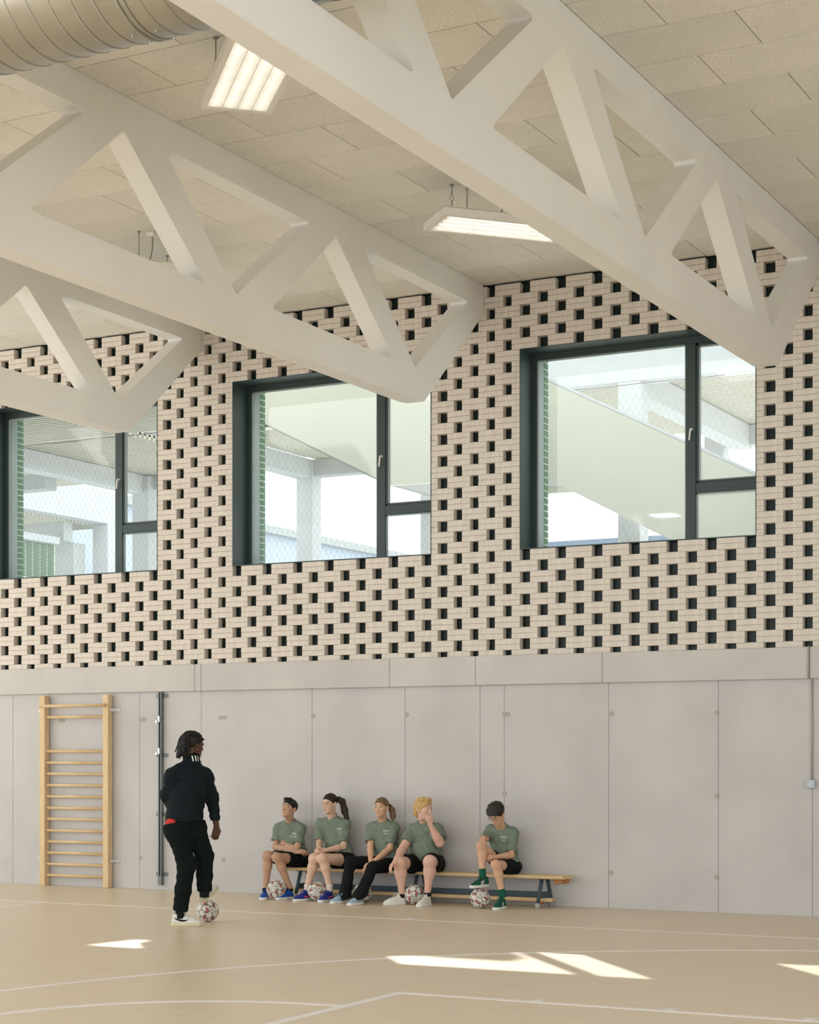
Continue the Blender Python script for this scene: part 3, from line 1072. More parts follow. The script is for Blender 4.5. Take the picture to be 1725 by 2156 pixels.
# ------------------------------------------------------------------ figures: smooth implicit surfaces
class Field:
    def __init__(s, lo, hi, h):
        s.lo = np.array(lo, float)
        s.h = h
        n = np.ceil((np.array(hi, float) - s.lo) / h).astype(int) + 1
        s.ax = [s.lo[i] + h * np.arange(n[i]) for i in range(3)]
        s.D = np.full(n, 0.3, np.float32)

    def _sub(s, lo, hi):
        sl, c = [], []
        for i in range(3):
            a = int(max(0, math.floor((lo[i] - s.lo[i]) / s.h)))
            b = int(min(len(s.ax[i]), math.ceil((hi[i] - s.lo[i]) / s.h) + 1))
            if b <= a:
                return None, None
            sl.append(slice(a, b))
            sh = [1, 1, 1]
            sh[i] = b - a
            c.append(s.ax[i][a:b].reshape(sh))
        return tuple(sl), c

    def _put(s, sl, d, k, op):
        A = s.D[sl]
        if op == 'u':
            hh = np.clip(k - np.abs(A - d), 0, None) / k
            s.D[sl] = np.minimum(A, d) - hh * hh * k * 0.25
        elif op == 's':
            hh = np.clip(k - np.abs(A + d), 0, None) / k
            s.D[sl] = np.maximum(A, -d) + hh * hh * k * 0.25

    def cap(s, a, b, ra, rb, k=0.02, flat=None, cut=(), op='u'):
        a, b = np.array(a, float), np.array(b, float)
        f = flat[1] if flat else 1.0
        pad = max(ra, rb) * max(1, 1 / f) + k + 3 * s.h
        sl, c = s._sub(np.minimum(a, b) - pad, np.maximum(a, b) + pad)
        if sl is None:
            return s
        P = [c[i] - a[i] for i in range(3)]
        v = b - a
        if flat:
            w = np.array(flat[0], float)
            w /= np.linalg.norm(w)
            q = (P[0] * w[0] + P[1] * w[1] + P[2] * w[2]) * (f - 1)
            P = [P[i] + q * w[i] for i in range(3)]
            v = v + w * (v @ w) * (f - 1)
        L2 = max(v @ v, 1e-9)
        t = np.clip((P[0] * v[0] + P[1] * v[1] + P[2] * v[2]) / L2, 0, 1)
        d = np.sqrt((P[0] - t * v[0]) ** 2 + (P[1] - t * v[1]) ** 2 + (P[2] - t * v[2]) ** 2) - (ra + (rb - ra) * t)
        if f > 1:
            d = d / (1 + (f - 1) * 0.5)
        for p, n in cut:
            n = np.array(n, float)
            n /= np.linalg.norm(n)
            d = np.maximum(d, (c[0] - p[0]) * n[0] + (c[1] - p[1]) * n[1] + (c[2] - p[2]) * n[2])
        s._put(sl, d, k, op)
        return s

    def ell(s, c0, r, k=0.02, axes=None, op='u'):
        c0, r = np.array(c0, float), np.array(r, float)
        pad = r.max() + k + 3 * s.h
        sl, c = s._sub(c0 - pad, c0 + pad)
        if sl is None:
            return s
        P = [c[i] - c0[i] for i in range(3)]
        if axes is not None:
            A = [np.array(x, float) for x in axes]
            P = [P[0] * x[0] + P[1] * x[1] + P[2] * x[2] for x in A]
        k0 = np.sqrt((P[0] / r[0]) ** 2 + (P[1] / r[1]) ** 2 + (P[2] / r[2]) ** 2)
        k1 = np.sqrt((P[0] / r[0] ** 2) ** 2 + (P[1] / r[1] ** 2) ** 2 + (P[2] / r[2] ** 2) ** 2) + 1e-6
        s._put(sl, k0 * (k0 - 1) / k1, k, op)
        return s

    def plane(s, p, n):
        """keep the side the normal points away from"""
        n = np.array(n, float)
        n /= np.linalg.norm(n)
        d = (s.ax[0].reshape(-1, 1, 1) - p[0]) * n[0] + (s.ax[1].reshape(1, -1, 1) - p[1]) * n[1] + (s.ax[2].reshape(1, 1, -1) - p[2]) * n[2]
        s.D = np.maximum(s.D, d.astype(np.float32))
        return s

    def seat_cut(s, zt, y0):
        d = np.maximum(s.ax[2].reshape(1, 1, -1) - zt, y0 - s.ax[1].reshape(1, -1, 1))
        s.D = np.maximum(s.D, (-d).astype(np.float32))
        return s

    def ripple(s, amp, waves):
        x, y, z = s.ax[0].reshape(-1, 1, 1), s.ax[1].reshape(1, -1, 1), s.ax[2].reshape(1, 1, -1)
        w = 0
        for kx, ky, kz, ph in waves:
            w = w + np.sin(kx * x + ky * y + kz * z + ph + 1.3 * np.sin(9 * z + 7 * x + ph))
        s.D = s.D + (amp * w / len(waves)).astype(np.float32)
        return s

    def nets(s):
        D = s.D
        D = np.pad(D, 1, constant_values=0.3)
        lo = s.lo - s.h
        S_ = D < 0
        nx, ny, nz = D.shape
        cnt = np.zeros((nx - 1, ny - 1, nz - 1), np.int8)
        for i in (0, 1):
            for j in (0, 1):
                for k in (0, 1):
                    cnt += S_[i:nx - 1 + i, j:ny - 1 + j, k:nz - 1 + k]
        I, J, K = np.nonzero((cnt > 0) & (cnt < 8))
        idx = -np.ones(cnt.shape, np.int32)
        idx[I, J, K] = np.arange(len(I))
        acc = np.zeros((len(I), 3))
        num = np.zeros(len(I))
        for a in range(3):
            u, w = (a + 1) % 3, (a + 2) % 3
            for su in (0, 1):
                for sw in (0, 1):
                    o0 = [0, 0, 0]
                    o0[u], o0[w] = su, sw
                    o1 = list(o0)
                    o1[a] = 1
                    v0 = D[I + o0[0], J + o0[1], K + o0[2]]
                    v1 = D[I + o1[0], J + o1[1], K + o1[2]]
                    cr = (v0 < 0) != (v1 < 0)
                    t = np.where(cr, v0 / np.where(v0 == v1, 1, v0 - v1), 0)
                    for q in range(3):
                        acc[:, q] += np.where(cr, o0[q] + (t if q == a else 0), 0)
                    num += cr
        V = lo + s.h * (np.stack([I, J, K], 1) + acc / num[:, None])
        F = []
        for a in range(3):
            sl0 = [slice(1, -1)] * 3
            A = np.take(D, range(0, D.shape[a] - 1), a)
            B = np.take(D, range(1, D.shape[a]), a)
            cr = (A < 0) != (B < 0)
            E = np.argwhere(cr)
            ins = A[cr] < 0
            u, w = (a + 1) % 3, (a + 2) % 3
            ok = (E[:, u] >= 1) & (E[:, w] >= 1) & (E[:, u] < D.shape[u] - 1) & (E[:, w] < D.shape[w] - 1)
            E, ins = E[ok], ins[ok]
            q = []
            for du, dw in ((-1, -1), (0, -1), (0, 0), (-1, 0)):
                C = E.copy()
                C[:, u] += du
                C[:, w] += dw
                q.append(idx[C[:, 0], C[:, 1], C[:, 2]])
            Q = np.stack(q, 1)
            Q[~ins] = Q[~ins][:, ::-1]
            F.append(Q)
        F = np.concatenate(F)
        return V, F


def np_obj(name, V, F, mats, parent, mi=None, smooth=True):
    L = np.array(WLOC[parent.name])
    me = bpy.data.meshes.new(name)
    me.from_pydata((V - L).tolist(), [], F.tolist())
    if not isinstance(mats, (list, tuple)):
        mats = [mats]
    for m in mats:
        me.materials.append(m)
    if mi is not None:
        me.polygons.foreach_set('material_index', np.asarray(mi, np.int32))
    me.polygons.foreach_set('use_smooth', [smooth] * len(me.polygons))
    me.update()
    return link(name, me, parent, WLOC[parent.name])


def lerp(a, b, t):
    return np.array(a) + (np.array(b) - np.array(a)) * t


def bvh_of(V, F):
    return BVHTree.FromPolygons([tuple(v) for v in V], [tuple(int(i) for i in f) for f in F])


def frame(fwd, up=(0, 0, 1)):
    f = np.array(fwd, float)
    f /= np.linalg.norm(f)
    r = np.cross(f, np.array(up, float))
    r /= np.linalg.norm(r)
    return np.stack([r, f, np.cross(r, f)])        # rows: right, forward, up


def to_world(V, c, A, s=1.0):
    return np.array(c) + s * (V @ A)


SKIN = {}


def skin(name, c):
    SKIN[name] = mat('skin_' + name, c, rough=0.5, var=0.05, scale=14)
    return SKIN[name]


M['lip'] = mat('lip', (186, 126, 112), rough=0.45)
M['eye_white'] = mat('eye_white', (222, 216, 208), rough=0.25)
M['iris'] = mat('iris', (58, 48, 40), rough=0.2)
M['tee'] = mat('sage_green_cotton', (120, 132, 118), rough=0.9, var=0.06, scale=40, spec=0.1)
M['print'] = mat('white_print', (232, 234, 228), rough=0.6)
M['blackcloth'] = mat('black_cloth', (22, 24, 25), rough=0.85, var=0.15, scale=30, spec=0.15)
M['jacket'] = mat('blackish_navy_jersey', (17, 27, 31), rough=0.8, var=0.12, scale=20, spec=0.15)
M['trouser'] = mat('blackish_green_fleece', (20, 27, 25), rough=0.9, var=0.15, scale=25, spec=0.1)
M['red'] = mat('red_cotton', (196, 48, 44), rough=0.8)
M['stripe'] = mat('pale_stripe', (176, 182, 190), rough=0.7)

# hand meshes -------------------------------------------------------
HANDS = {}


def hand_mesh(kind):
    if kind in HANDS:
        return HANDS[kind]
    curl = {'relaxed': (0.45, 0.5, 0.35), 'clasp': (1.0, 0.9, 0.6), 'drape': (0.25, 0.35, 0.25), 'fist': (1.3, 1.4, 0.8), 'point': (1.0, 1.1, 0.6)}[kind]
    f = Field((-0.075, -0.05, -0.12), (0.085, 0.20, 0.04), 0.0033)
    f.cap((0, -0.022, 0), (0, 0.012, 0), 0.0235, 0.024, 0.015, flat=((0, 0, 1), 1.2))
    for i, off in enumerate((0.029, 0.0095, -0.0105, -0.029)):
        kn = (off, (0.082, 0.086, 0.081, 0.072)[i], 0.002)
        f.cap((off * 0.55, 0.005, 0), kn, 0.0135, 0.0118, 0.014)
    f.cap((0.018, 0.03, -0.008), (0.0, 0.06, -0.006), 0.014, 0.012, 0.015)
    for i, off in enumerate((0.029, 0.0095, -0.0105, -0.029)):
        p = np.array((off, (0.082, 0.086, 0.081, 0.072)[i], 0.002))
        Ls = [(0.042, 0.026, 0.020), (0.046, 0.029, 0.021), (0.042, 0.027, 0.020), (0.033, 0.021, 0.018)][i]
        a = 0.0
        c3 = curl
        if kind == 'point' and i == 0:
            c3 = (0.15, 0.1, 0.05)
        spread = off * (1.2 if kind in ('drape', 'relaxed') else 0.4)
        r0 = (0.0098, 0.0100, 0.0096, 0.0086)[i]
        for j in range(3):
            a += c3[j] * (1 + 0.06 * i)
            d = np.array((spread, math.cos(a), -math.sin(a)))
            d /= np.linalg.norm(d)
            q = p + d * Ls[j]
            f.cap(p, q, r0 - 0.0008 * j, r0 - 0.0008 * (j + 1), 0.0035)
            p = q
    f.cap((0.018, 0.012, -0.004), (0.044, 0.048, -0.016), 0.0145, 0.0115, 0.012)
    e = (0.046, 0.082, -0.030) if kind != 'drape' else (0.062, 0.080, -0.018)
    f.cap((0.044, 0.048, -0.016), e, 0.0112, 0.0085, 0.004)
    HANDS[kind] = f.nets()
    return HANDS[kind]


def head_mesh(open_eyes=True, jaw=1.0, cheeks=1.0):
    f = Field((-0.11, -0.13, -0.18), (0.11, 0.135, 0.14), 0.0033)
    f.ell((0, -0.012, 0.034), (0.074, 0.095, 0.082))
    f.ell((0, 0.030, -0.030), (0.058 * cheeks, 0.064, 0.084), 0.03)
    f.ell((0, 0.040, -0.083), (0.040 * jaw, 0.040, 0.030), 0.03)
    f.ell((0, 0.068, -0.098), (0.021 * jaw, 0.018, 0.017), 0.02)
    for sx in (-1, 1):
        f.ell((sx * 0.040 * cheeks, 0.056, -0.022), (0.022, 0.022, 0.020), 0.02)
    f.cap((-0.034, 0.078, 0.022), (0.034, 0.078, 0.022), 0.011, 0.011, 0.02)
    for sx in (-1, 1):
        f.ell((sx * 0.031, 0.096, 0.004), (0.017, 0.013, 0.010), 0.010, op='s')
    f.cap((0, 0.087, 0.012), (0, 0.106, -0.027), 0.0065, 0.0105, 0.010)
    for sx in (-1, 1):
        f.ell((sx * 0.010, 0.097, -0.030), (0.0085, 0.009, 0.0075), 0.006)
        f.cap((sx * 0.031 - 0.012, 0.082, 0.0125), (sx * 0.031 + 0.012, 0.082, 0.0125), 0.0055, 0.0055, 0.006)
        if not open_eyes:
            f.ell((sx * 0.031, 0.079, 0.004), (0.015, 0.012, 0.010), 0.004)
    f.ell((0, 0.089, -0.0585), (0.021, 0.010, 0.0052), 0.004)
    f.ell((0, 0.087, -0.0675), (0.018, 0.010, 0.0055), 0.004)
    for sx in (-1, 1):
        ax = [(0.95, 0.25 * sx, 0), (-0.25 * sx, 0.95, 0.15), (0, -0.15, 0.98)]
        f.ell((sx * 0.077, -0.010, -0.010), (0.008, 0.019, 0.031), 0.008, axes=ax)
        f.ell((sx * 0.085, -0.006, -0.008), (0.006, 0.010, 0.017), 0.004, axes=ax, op='s')
    f.cap((0, -0.018, -0.06), (0, -0.024, -0.095), 0.050, 0.046, 0.03)
    V, F = f.nets()
    C = V[F].mean(1)
    mi = np.zeros(len(F), int)
    x, y, z = np.abs(C[:, 0]), C[:, 1], C[:, 2]
    mi[(y > 0.078) & ((x / 0.021) ** 2 + ((z + 0.063) / 0.0088) ** 2 < 1)] = 1
    cz = 0.0272 - 5 * (x - 0.030) ** 2
    mi[(x > 0.012) & (x < 0.050) & (y > 0.055) & (np.abs(z - cz) < 0.0032)] = 2
    return V, F, mi


def hair_mesh(kind):
    f = Field((-0.125, -0.17, -0.17), (0.125, 0.15, 0.17), 0.0042)
    g = {'short': 1.0, 'mop': 1.09, 'fringe': 1.06, 'tight': 0.98, 'undercut': 1.0}[kind]
    f.ell((0, -0.014, 0.039), (0.081 * g, 0.102 * g, 0.087 * g))
    if kind == 'mop':
        f.ell((0, -0.075, -0.03), (0.070, 0.045, 0.07), 0.03)
        for i in range(14):
            a = i * 2.4
            f.ell((0.05 * math.cos(a), 0.01 + 0.06 * math.sin(a), 0.105), (0.03, 0.03, 0.024), 0.012)
    if kind == 'short':
        for i in range(9):
            x = -0.055 + i * 0.0135
            f.cap((x, 0.045, 0.098), (x - 0.018, 0.088 - abs(i - 4) * 0.003, 0.118), 0.017, 0.006, 0.012)
    if kind == 'fringe':
        for i in range(10):
            x = -0.072 + i * 0.016
            f.cap((x * 0.7, 0.01, 0.115), (x, 0.098 - 6 * x * x, 0.052), 0.026, 0.014, 0.012)
        f.ell((0, -0.02, 0.075), (0.085, 0.095, 0.075), 0.03)
    p0z = {'short': 0.066, 'mop': 0.062, 'fringe': 0.040, 'tight': 0.068, 'undercut': 0.062}[kind]
    nz = {'short': -0.100, 'mop': -0.125, 'fringe': -0.085, 'tight': -0.095, 'undercut': -0.062}[kind]
    # hairline: a slanting cut from brow to nape
    a, b = np.array((0.088, p0z)), np.array((-0.095, nz))
    d = b - a
    f.plane((0, 0.088, p0z), (0, -d[1], d[0]))
    wv = [(140, 20, 30, 0.3), (60, 130, 40, 1.1), (90, -70, 60, 2.0)]
    if kind == 'tight':
        wv = [(330, 20, 120, 0.3), (250, -30, 210, 1.1)]
    f.ripple({'short': 0.0035, 'mop': 0.006, 'fringe': 0.005, 'tight': 0.0030, 'undercut': 0.003}[kind], wv)
    return f.nets()


def tail_mesh(pts, rs, amp=0.004):
    P = np.array(pts)
    f = Field(P.min(0) - 0.06, P.max(0) + 0.06, 0.005)
    for i in range(len(P) - 1):
        f.cap(P[i], P[i + 1], rs[i], rs[i + 1], 0.02)
    f.ripple(amp, [(220, 150, 20, 0), (150, 260, 30, 1)])
    return f.nets()


def eye_ball(par, c, A, s, mats):
    vs, fs, mi = [], [], []
    n = 10
    for i in range(n + 1):
        t = math.pi * i / n
        for j in range(12):
            a = 2 * math.pi * j / 12
            vs.append((math.sin(t) * math.cos(a), math.cos(t), math.sin(t) * math.sin(a)))
    for i in range(n):
        for j in range(12):
            fs.append((i * 12 + j, i * 12 + (j + 1) % 12, (i + 1) * 12 + (j + 1) % 12, (i + 1) * 12 + j))
            mi.append(1 if i < 2 else 0)
    V = np.array(vs) * np.array((0.0135, 0.0125, 0.0085))
    for sx in (-1, 1):
        np_obj('eye', to_world(V + np.array((sx * 0.031, 0.0775, 0.004)), c, A, s), np.array(fs), mats, par, mi)


# shoes ---------------------------------------------------------------
SHOE = None


def shoe_meshes():
    global SHOE
    if SHOE:
        return SHOE
    u = Field((-0.07, -0.02, -0.01), (0.07, 0.31, 0.16), 0.0042)
    u.cap((0, 0.042, 0.040), (0.002, 0.19, 0.032), 0.033, 0.034, 0.02)
    u.cap((0.003, 0.17, 0.030), (0.006, 0.235, 0.025), 0.039, 0.029, 0.02)
    u.cap((0, 0.047, 0.05), (0, 0.050, 0.090), 0.032, 0.034, 0.02)
    u.cap((0, 0.078, 0.082), (0.002, 0.185, 0.040), 0.025, 0.025, 0.025)
    u.cap((0, 0.100, 0.098), (0, 0.075, 0.120), 0.018, 0.015, 0.01, flat=((0, 1, 0.6), 1.8))
    u.cap((0, 0.046, 0.105), (0, 0.046, 0.16), 0.026, 0.030, 0.006, op='s')
    u.plane((0, 0, 0.021), (0, 0, -1))
    s = Field((-0.07, -0.02, -0.01), (0.07, 0.31, 0.06), 0.0042)
    s.cap((0, 0.040, 0.015), (0.003, 0.15, 0.015), 0.040, 0.042, 0.02)
    s.cap((0.003, 0.15, 0.015), (0.006, 0.232, 0.016), 0.045, 0.041, 0.03)
    s.plane((0, 0, 0.030), (0, 0, 1))
    s.plane((0, 0, 0.0), (0, 0, -1))
    SHOE = (u.nets(), s.nets())
    return SHOE


def make_shoe(par, an, toe, upper, sole, lace, mark=None, markmat=None, sc=1.0, fw=None, up=(0, 0, 1), base=None, side=1):
    """shoe under the ankle, pointing to the toe; side=1: the mark is on the camera's side"""
    d = np.array(toe, float) - np.array(an, float)
    if fw is None:
        d[2] = 0
    else:
        d = np.array(fw, float)
    A = frame(d, up)
    o = np.array(an, float) - sc * 0.052 * A[1]
    if base is None:
        o[2] = 0.0
    else:
        o = np.array(base, float)
    (uv, uf), (sv, sf) = shoe_meshes()
    UV = to_world(uv, o, A, sc)
    sh = np_obj('shoe', UV, uf, upper, par)
    np_obj('sole', to_world(sv, o, A, sc), sf, sole, sh)
    b = MB()
    for k in range(5):
        y = 0.105 + k * 0.021
        z = 0.112 - k * 0.0125
        pts = [(-0.022, y, z - 0.004), (-0.01, y + 0.002, z + 0.005), (0.01, y + 0.002, z + 0.005), (0.022, y, z - 0.004)]
        b.tube(to_world(np.array(pts), o, A, sc), 0.0032 * sc, 5)
    for sx in (-1, 1):
        pts = [(0, 0.104, 0.118), (sx * 0.02, 0.11, 0.126), (sx * 0.032, 0.125, 0.112), (sx * 0.03, 0.135, 0.09)]
        b.tube(to_world(np.array(pts), o, A, sc), 0.0026 * sc, 5)
    b.build('laces', lace, sh, smooth=True)
    if mark:
        bt = bvh_of(UV, uf)
        b = MB()
        for sx in (-1, 1):
            polys = []
            if mark == 'swoosh':
                # curved tick: thick hook at the front, thin tail to the heel
                T, A1, B1, E = (0.022, 0.076), (0.135, 0.040), (0.110, 0.010), (0.170, 0.066)
                bz = lambda c1, t: np.array(T) * (1 - t) ** 2 + 2 * t * (1 - t) * np.array(c1) + t * t * np.array(E)
                polys = [[bz(A1, i / 8), bz(A1, (i + 1) / 8), bz(B1, (i + 1) / 8), bz(B1, i / 8)] for i in range(8)]
            elif mark == 'stripes':
                for k in range(3):
                    y = 0.098 + 0.022 * k
                    polys.append([(y, 0.078 - 0.006 * k), (y + 0.011, 0.078 - 0.006 * k), (y + 0.026, 0.026), (y + 0.013, 0.026)])
            for pl in polys:
                fine = []
                (a0, a1, a2, a3) = [np.array(q) for q in pl]
                N = 4
                grid = [[lerp(lerp(a0, a1, i / N), lerp(a3, a2, i / N), j / N) for i in range(N + 1)] for j in range(N + 1)]
                vs = []
                for row in grid:
                    for (yy, zz) in row:
                        p = to_world(np.array((sx * 0.08, yy, zz)), o, A, sc)
                        hit = bt.ray_cast(Vector(p), Vector(-sx * A[0]))
                        q = hit[0] if hit[0] is not None else Vector(to_world(np.array((sx * 0.04, yy, zz)), o, A, sc))
                        vs.append(q + Vector(sx * A[0]) * 0.0018)
                fs = [(j * (N + 1) + i, j * (N + 1) + i + 1, (j + 1) * (N + 1) + i + 1, (j + 1) * (N + 1) + i) for j in range(N) for i in range(N)]
                b.add(vs, fs)
        b.build('side_mark', markmat, sh)
    return sh


FONT = {}


def text_tris(txt):
    """triangulated outline of a word, centred, unit cap height"""
    if txt in FONT:
        return FONT[txt]
    cu = bpy.data.curves.new('word', 'FONT')
    cu.body = txt
    cu.align_x = 'CENTER'
    cu.resolution_u = 3
    ob = bpy.data.objects.new('word', cu)
    COL.objects.link(ob)
    dg = bpy.context.evaluated_depsgraph_get()
    me = bpy.data.meshes.new_from_object(ob.evaluated_get(dg))
    vs = np.array([v.co[:2] for v in me.vertices])
    fs = [tuple(p.vertices) for p in me.polygons]
    bpy.data.objects.remove(ob)
    bpy.data.curves.remove(cu)
    bpy.data.meshes.remove(me)
    vs[:, 1] -= (vs[:, 1].max() + vs[:, 1].min()) / 2
    vs /= (vs[:, 1].max() - vs[:, 1].min())
    FONT[txt] = (vs, fs)
    return FONT[txt]


def chest_print(par, bt, c, right, up, lines):
    """words printed on the shirt front; bt is the shirt surface"""
    b = MB()
    out = np.cross(right, up)
    for txt, hgt, dy, thick in lines:
        vs, fs = text_tris(txt)
        P = []
        for x, y in vs:
            p = np.array(c) + right * x * hgt + up * (y * hgt + dy) + out * 0.25
            hit = bt.ray_cast(Vector(p), Vector(-out))
            q = hit[0] if hit[0] is not None else Vector(p - out * 0.25)
            P.append(q + Vector(out) * 0.0025)
        b.add(P, fs)
    return b.build('shirt_print', M['print'], par)


def upright(n, a, p):
    return {}


def person(name, label, J, o):
    """one seated or standing figure. J: joints, o: options"""
    J = {k: np.array(v, float) for k, v in J.items()}
    sc = o.get('sc', 0.93)
    fat = o.get('fat', 1.0)
    arm = o.get('arm', 1.0)
    leg = o.get('leg', 1.0)
    root = thing('person', label, 'person', (J['pel'][0], J['pel'][1], 0), o.get('group'))
    sk = o['skin']
    fwd = np.array(o.get('fwd', (0, -1, 0)), float)
    allp = np.array(list(J.values()))
    lo, hi = allp.min(0) - 0.2, allp.max(0) + 0.2
    lo[2] = max(lo[2], -0.01)
    # --- body
    f = Field(lo, hi, 0.0085)
    f.cap(J['pel'], J['chest'], 0.118 * fat, 0.118 * fat, 0.04, flat=(fwd, 1.4))
    f.cap(J['hiR'], J['hiL'], 0.085 * fat, 0.085 * fat, 0.04)
    f.cap(J['shR'] - (0, 0, 0.03), J['shL'] - (0, 0, 0.03), 0.042, 0.042, 0.05)
    f.cap(J['neck'] - (0, 0, 0.04), J['head'] - (0, 0, 0.06 * sc), 0.056 * sc, 0.051 * sc, 0.03)
    for q in 'RL':
        f.cap(J['sh' + q] - (0, 0, 0.038), J['el' + q], 0.043 * arm, 0.039 * arm, 0.025)
        m = lerp(J['el' + q], J['wr' + q], 0.3)
        f.cap(J['el' + q], m, 0.038 * arm, 0.039 * arm, 0.015)
        f.cap(m, J['wr' + q], 0.039 * arm, 0.0255 * sc, 0.015)
        f.cap(J['hi' + q], J['kn' + q], 0.080 * leg, 0.055 * leg, 0.03)
        f.ell(J['kn' + q] + fwd * 0.004, (0.050 * leg, 0.050 * leg, 0.050 * leg), 0.03)
        cf = lerp(J['kn' + q], J['an' + q], 0.32) - fwd * 0.012
        f.cap(J['kn' + q], cf, 0.049 * leg, 0.052 * leg, 0.03)
        f.cap(cf, lerp(cf, J['an' + q], 0.8), 0.052 * leg, 0.036 * sc, 0.03)
        f.cap(lerp(cf, J['an' + q], 0.8), J['an' + q], 0.036 * sc, 0.035 * sc, 0.02)
        f.cap(J['an' + q], J['an' + q] - (0, 0, 0.02), 0.032 * sc, 0.030 * sc, 0.02)
    if o.get('seated', True):
        f.seat_cut(0.347, -0.355)
    parts = [f.nets()]
    mis = [np.zeros(len(parts[0][1]), int)]
    # --- hands
    for q in 'RL':
        kind, nrm = o['hand' + q]
        d = J['ha' + q] - J['wr' + q]
        A = frame(d, nrm)                     # nrm: direction of the back of the hand
        V, F = hand_mesh(kind)
        V = V.copy()
        # thumb lies on local +x; the left hand is the mirror image
        if (q == 'L') != bool(o.get('flip' + q)):
            pass
        else:
            V[:, 0] *= -1
            F = F[:, ::-1]
        parts.append((to_world(V, J['wr' + q], A, o.get('handsc', sc * 0.98)), F))
        mis.append(np.zeros(len(F), int))
    # --- head
    A = frame(o['face'])
    roll = o.get('roll', 0)
    if roll:
        r, u = A[0].copy(), A[2].copy()
        A[0] = r * math.cos(roll) + u * math.sin(roll)
        A[2] = u * math.cos(roll) - r * math.sin(roll)
    hs = o.get('hs', 0.9)
    V, F, mi = head_mesh(o.get('eyes', True), o.get('jaw', 1.0), o.get('cheeks', 1.0))
    parts.append((to_world(V, J['head'], A, hs), F))
    mis.append(mi)
    vs, fs, k = [], [], 0
    for V, F in parts:
        vs.append(V)
        fs.append(F + k)
        k += len(V)
    np_obj('body', np.concatenate(vs), np.concatenate(fs), [sk, o.get('lip', M['lip']), o['brow']], root, np.concatenate(mis))
    if o.get('eyes', True):
        eye_ball(root, J['head'], A, hs, [M['eye_white'], M['iris']])
    # --- hair
    V, F = hair_mesh(o['hair'])
    hr = np_obj('hair', to_world(V, J['head'], A, hs), F, o['hairmat'], root)
    if 'tail' in o:
        V, F = tail_mesh(o['tail'][0], o['tail'][1])
        np_obj('ponytail', V, F, o['hairmat'], root)
        t0 = np.array(o['tail'][0][0])
        b = MB()
        b.tube([t0 + np.array((0.022 * math.cos(i * math.pi / 6), -0.005, 0.022 * math.sin(i * math.pi / 6))) for i in range(12)], 0.006, 6, closed=True)
        b.build('hair_tie', M['blackcloth'], root, smooth=True)
    if o.get('glasses'):
        b = MB()
        for sx in (-1, 1):
            ring = [(sx * 0.034 + 0.0235 * math.cos(i * math.pi / 10), 0.102, 0.002 + 0.021 * math.sin(i * math.pi / 10)) for i in range(20)]
            b.tube(to_world(np.array(ring), J['head'], A, hs), 0.0019, 6, closed=True)
            b.tube(to_world(np.array([(sx * 0.057, 0.101, 0.006), (sx * 0.074, 0.07, 0.007), (sx * 0.083, -0.01, 0.006), (sx * 0.080, -0.03, -0.01)]), J['head'], A, hs), 0.0018, 6)
        b.tube(to_world(np.array([(-0.011, 0.103, 0.006), (0, 0.108, 0.010), (0.011, 0.103, 0.006)]), J['head'], A, hs), 0.0018, 6)
        b.build('glasses', o['glasses'], root, smooth=True)
    # --- T-shirt
    if o.get('tee', True):
        f = Field(lo, hi, 0.0075)
        f.cap(J['pel'] + (0, 0, 0.02), J['chest'], 0.150 * fat, 0.145 * fat, 0.05, flat=(fwd, 1.45))
        if fat > 1.1:
            f.ell(lerp(J['pel'], J['chest'], 0.35) + fwd * 0.06, (0.15, 0.13, 0.13), 0.06)
        sd_ = np.array((0, 0, -0.032))
        f.cap(J['shR'] + sd_, J['shL'] + sd_, 0.052, 0.052, 0.06)
        f.cap(J['neck'] - (0, 0, 0.065), J['shR'] + sd_, 0.056, 0.052, 0.03)
        f.cap(J['neck'] - (0, 0, 0.065), J['shL'] + sd_, 0.056, 0.052, 0.03)
        for q in 'RL':
            e = lerp(J['sh' + q], J['el' + q], o.get('sleeve', 0.72))
            d = J['el' + q] - J['sh' + q]
            f.cap(J['sh' + q] + sd_, lerp(J['sh' + q], J['el' + q], 0.95), 0.058 * arm, 0.070 * arm, 0.03, cut=[(e, d)])
        up_ = J['head'] - J['neck']
        up_ /= np.linalg.norm(up_)
        f.ripple(0.0095, [(30, 20, 34, 0.2 + 3 * J['pel'][0]), (-46, 18, 26, 1.0), (16, 30, -64, 2.2), (70, 40, 50, 0.7)])
        cn = J['neck'] + fwd * 0.006 - (0, 0, 0.004)
        f.cap(J['neck'] - (0, 0, 0.07), lerp(J['neck'], J['head'], 0.4), 0.072 * sc, 0.066 * sc, 0.02, cut=[(cn, up_ * 0.8 + fwd * 0.62)])
        f.plane((0, 0, J['pel'][2] - 0.045), (0, 0, -1))
        V, F = f.nets()
        sh = np_obj('t_shirt', V, F, M['tee'], root)
        bt = bvh_of(V, F)
        if 'print' in o:
            r = np.array((1.0, 0, 0))
            pr = chest_print(sh, bt, o['print'][0], r, np.array((0, 0, 1.0)), o['print'][1])
    # --- shorts or trousers
    if o['legs'][0] == 'shorts':
        t = o['legs'][1]
        f = Field(lo, hi, 0.0075)
        f.cap(J['hiR'], J['hiL'], 0.098 * fat, 0.098 * fat, 0.04)
        f.ell(J['pel'] + (0, 0.01, 0.0), (0.16 * fat, 0.125, 0.085), 0.04)
        for q in 'RL':
            tt = t[0] if q == 'R' else t[1]
            d = J['kn' + q] - J['hi' + q]
            f.cap(J['hi' + q], J['kn' + q], 0.094 * leg, 0.080 * leg, 0.03, cut=[(lerp(J['hi' + q], J['kn' + q], tt), d)])
        f.ripple(0.004, [(34, 26, 30, 0.4), (-38, 30, 20, 1.5)])
        f.seat_cut(0.346, -0.36)
        V, F = f.nets()
        np_obj('shorts', V, F, M['blackcloth'], root)
